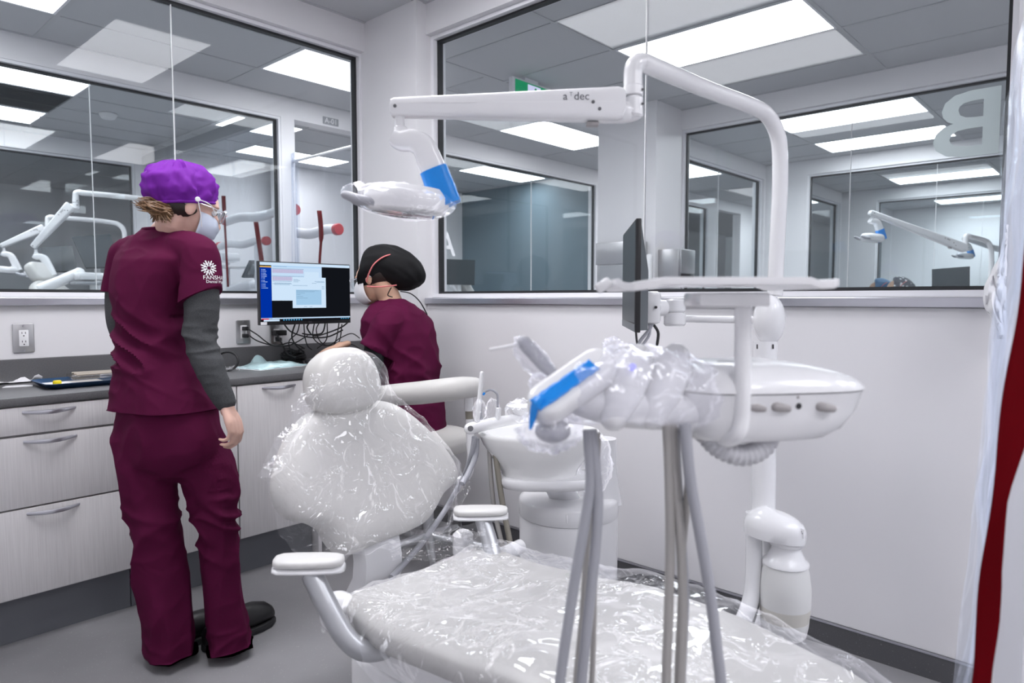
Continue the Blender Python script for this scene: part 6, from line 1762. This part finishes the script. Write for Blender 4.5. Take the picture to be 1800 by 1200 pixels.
s2 = hung_sheet('plastic_sheet', 'clear plastic partition with a gray top rail in the room across the corridor', 2.93, 5.32, 8.08, .02, 2.72)
b = nb(); box(b, 2.90, 2.96, 5.30, 8.09, 2.70, 2.80, bev=.004); obj('top_rail', b, 'signgray', s2, angle=30)
for px, y0, y1, sl in ((393, 344, 512, 3), (450, 390, 470, 9), (125, 382, 402, 1)):
    if px == 125: continue
    b = nb(); g = [[on_x(px + sl * (y - y0) / 60 + dx, y, 2.90) for dx in ((-4, 4) if px != 393 else ((-3.5, 3.5) if y < 370 else (-1.8, 1.8)))] for y in range(y0, y1, 8)]
    sheet(b, g); o = obj('red_strip', b, 'redtape', s2); so = o.modifiers.new('thick', 'SOLIDIFY'); so.thickness = .002
s3 = hung_sheet('plastic_sheet', 'narrow plastic sheet gathered beside the door post across the corridor', 2.97, 5.02, 5.13, .02, 2.42, amp=.03)
def suction(label, X, ya, yb, z, r=.042):
    t = thing('suction_tube', label, 'tube', (X, (ya + yb) / 2, z), 'white suction tubes with red ends')
    b = nb(); P = [V((X, ya + (yb - ya) * k / 9, z + .012 * math.sin(k * 1.1))) for k in range(10)]; tube(b, P, [r * .9, r, r], 16); obj('sleeve', b, 'whitematte', t)
    for y, s in ((ya, -1), (yb, 1)):
        b = nb(); cyl(b, (X, y - s * .01, z), (X, y + s * .035, z), r * 1.12, bev=.006, seg=20); obj('red_cap', b, 'redcap', t)
suction('highest white suction tube with red ends behind the plastic sheets', 3.10, 5.32, 6.55, 2.0)
suction('lower white suction tube with red end near the slanted red strip', 3.12, 5.85, 6.75, 1.77, .036)
suction('white suction tube with red end nearest the room corner', 3.14, 4.75, 5.55, 1.80, .042)
b = nb(); q = on_x(452, 470, 3.12); tube(b, [V((3.12, q.y, 0)), V((3.12, q.y, 1.75))], .022, 12); single('tube_stand', b, 'white', 'thin white stand under the lower suction tube', 'stand')
b = nb(); q = on_x(400, 452, 3.2); box(b, q.x - .10, q.x + .10, q.y - .09, q.y + .09, q.z - .05, q.z + .04, bev=.03); box(b, q.x - .16, q.x + .16, q.y - .12, q.y + .12, q.z - .11, q.z - .085, bev=.006); tube(b, [V((q.x, q.y, 0)), V((q.x, q.y, q.z - .05))], .02, 10)
single('instrument_cart', b, 'white', 'white instrument cart and tray behind the standing woman\'s sleeve', 'instrument cart')
b = nb(); tube(b, [on_x(408, 509, 3.2), on_x(425, 504, 3.2), on_x(446, 500, 3.2)], .05, 14, round_ends=True); q = on_x(446, 500, 3.2); tube(b, [q, V((q.x, q.y, 0))], .03, 10)
single('dental_unit', b, 'white', 'short thick white dental unit just above the ledge left of the monitor', 'dental unit')

# ---- two more people far off: only their caps rise above the ledge
def hexcap():
    k = mat('patterned', (0.10, 0.10, 0.12), .7); nt = k.node_tree; N = nt.nodes.new; L = nt.links.new
    t = N('ShaderNodeTexCoord'); v = N('ShaderNodeTexVoronoi'); v.inputs['Scale'].default_value = 26; v.feature = 'F1'
    r = N('ShaderNodeValToRGB'); r.color_ramp.interpolation = 'CONSTANT'; r.color_ramp.elements[0].color = (.75, .75, .76, 1); r.color_ramp.elements[1].position = .34; r.color_ramp.elements[1].color = (.09, .09, .11, 1)
    L(t.outputs['Object'], v.inputs['Vector']); L(v.outputs['Distance'], r.inputs[0]); L(r.outputs[0], nt.nodes['Principled BSDF'].inputs['Base Color'])
hexcap(); mat('bluecap', (0.09, 0.20, 0.36), .7)
def far_person(label, px, py, d, mt):
    c = copy_tree(P2); t = pt(px, py, d); h = pt(690, 450, 3.36)
    c.location = P2.location + V((t.x - h.x, t.y - h.y, 0)); c['label'] = label
    for o in C.objects:
        if o.parent == c and o.name.startswith('bouffant_cap'):
            o.data = o.data.copy(); o.data.materials[0] = M[mt]
    s_ = copy_tree(st); s_.location = st.location + V((t.x - h.x, t.y - h.y, 0)); s_['label'] = 'assistant stool under the ' + ('person with the patterned cap' if mt == 'patterned' else 'person with the blue cap')
far_person('person in a gray and white patterned cap, only the cap above the ledge', 1587, 497, 8.2, 'patterned')
far_person('person in a blue cap, its top just above the ledge beside the patterned cap', 1553, 500, 8.9, 'bluecap')
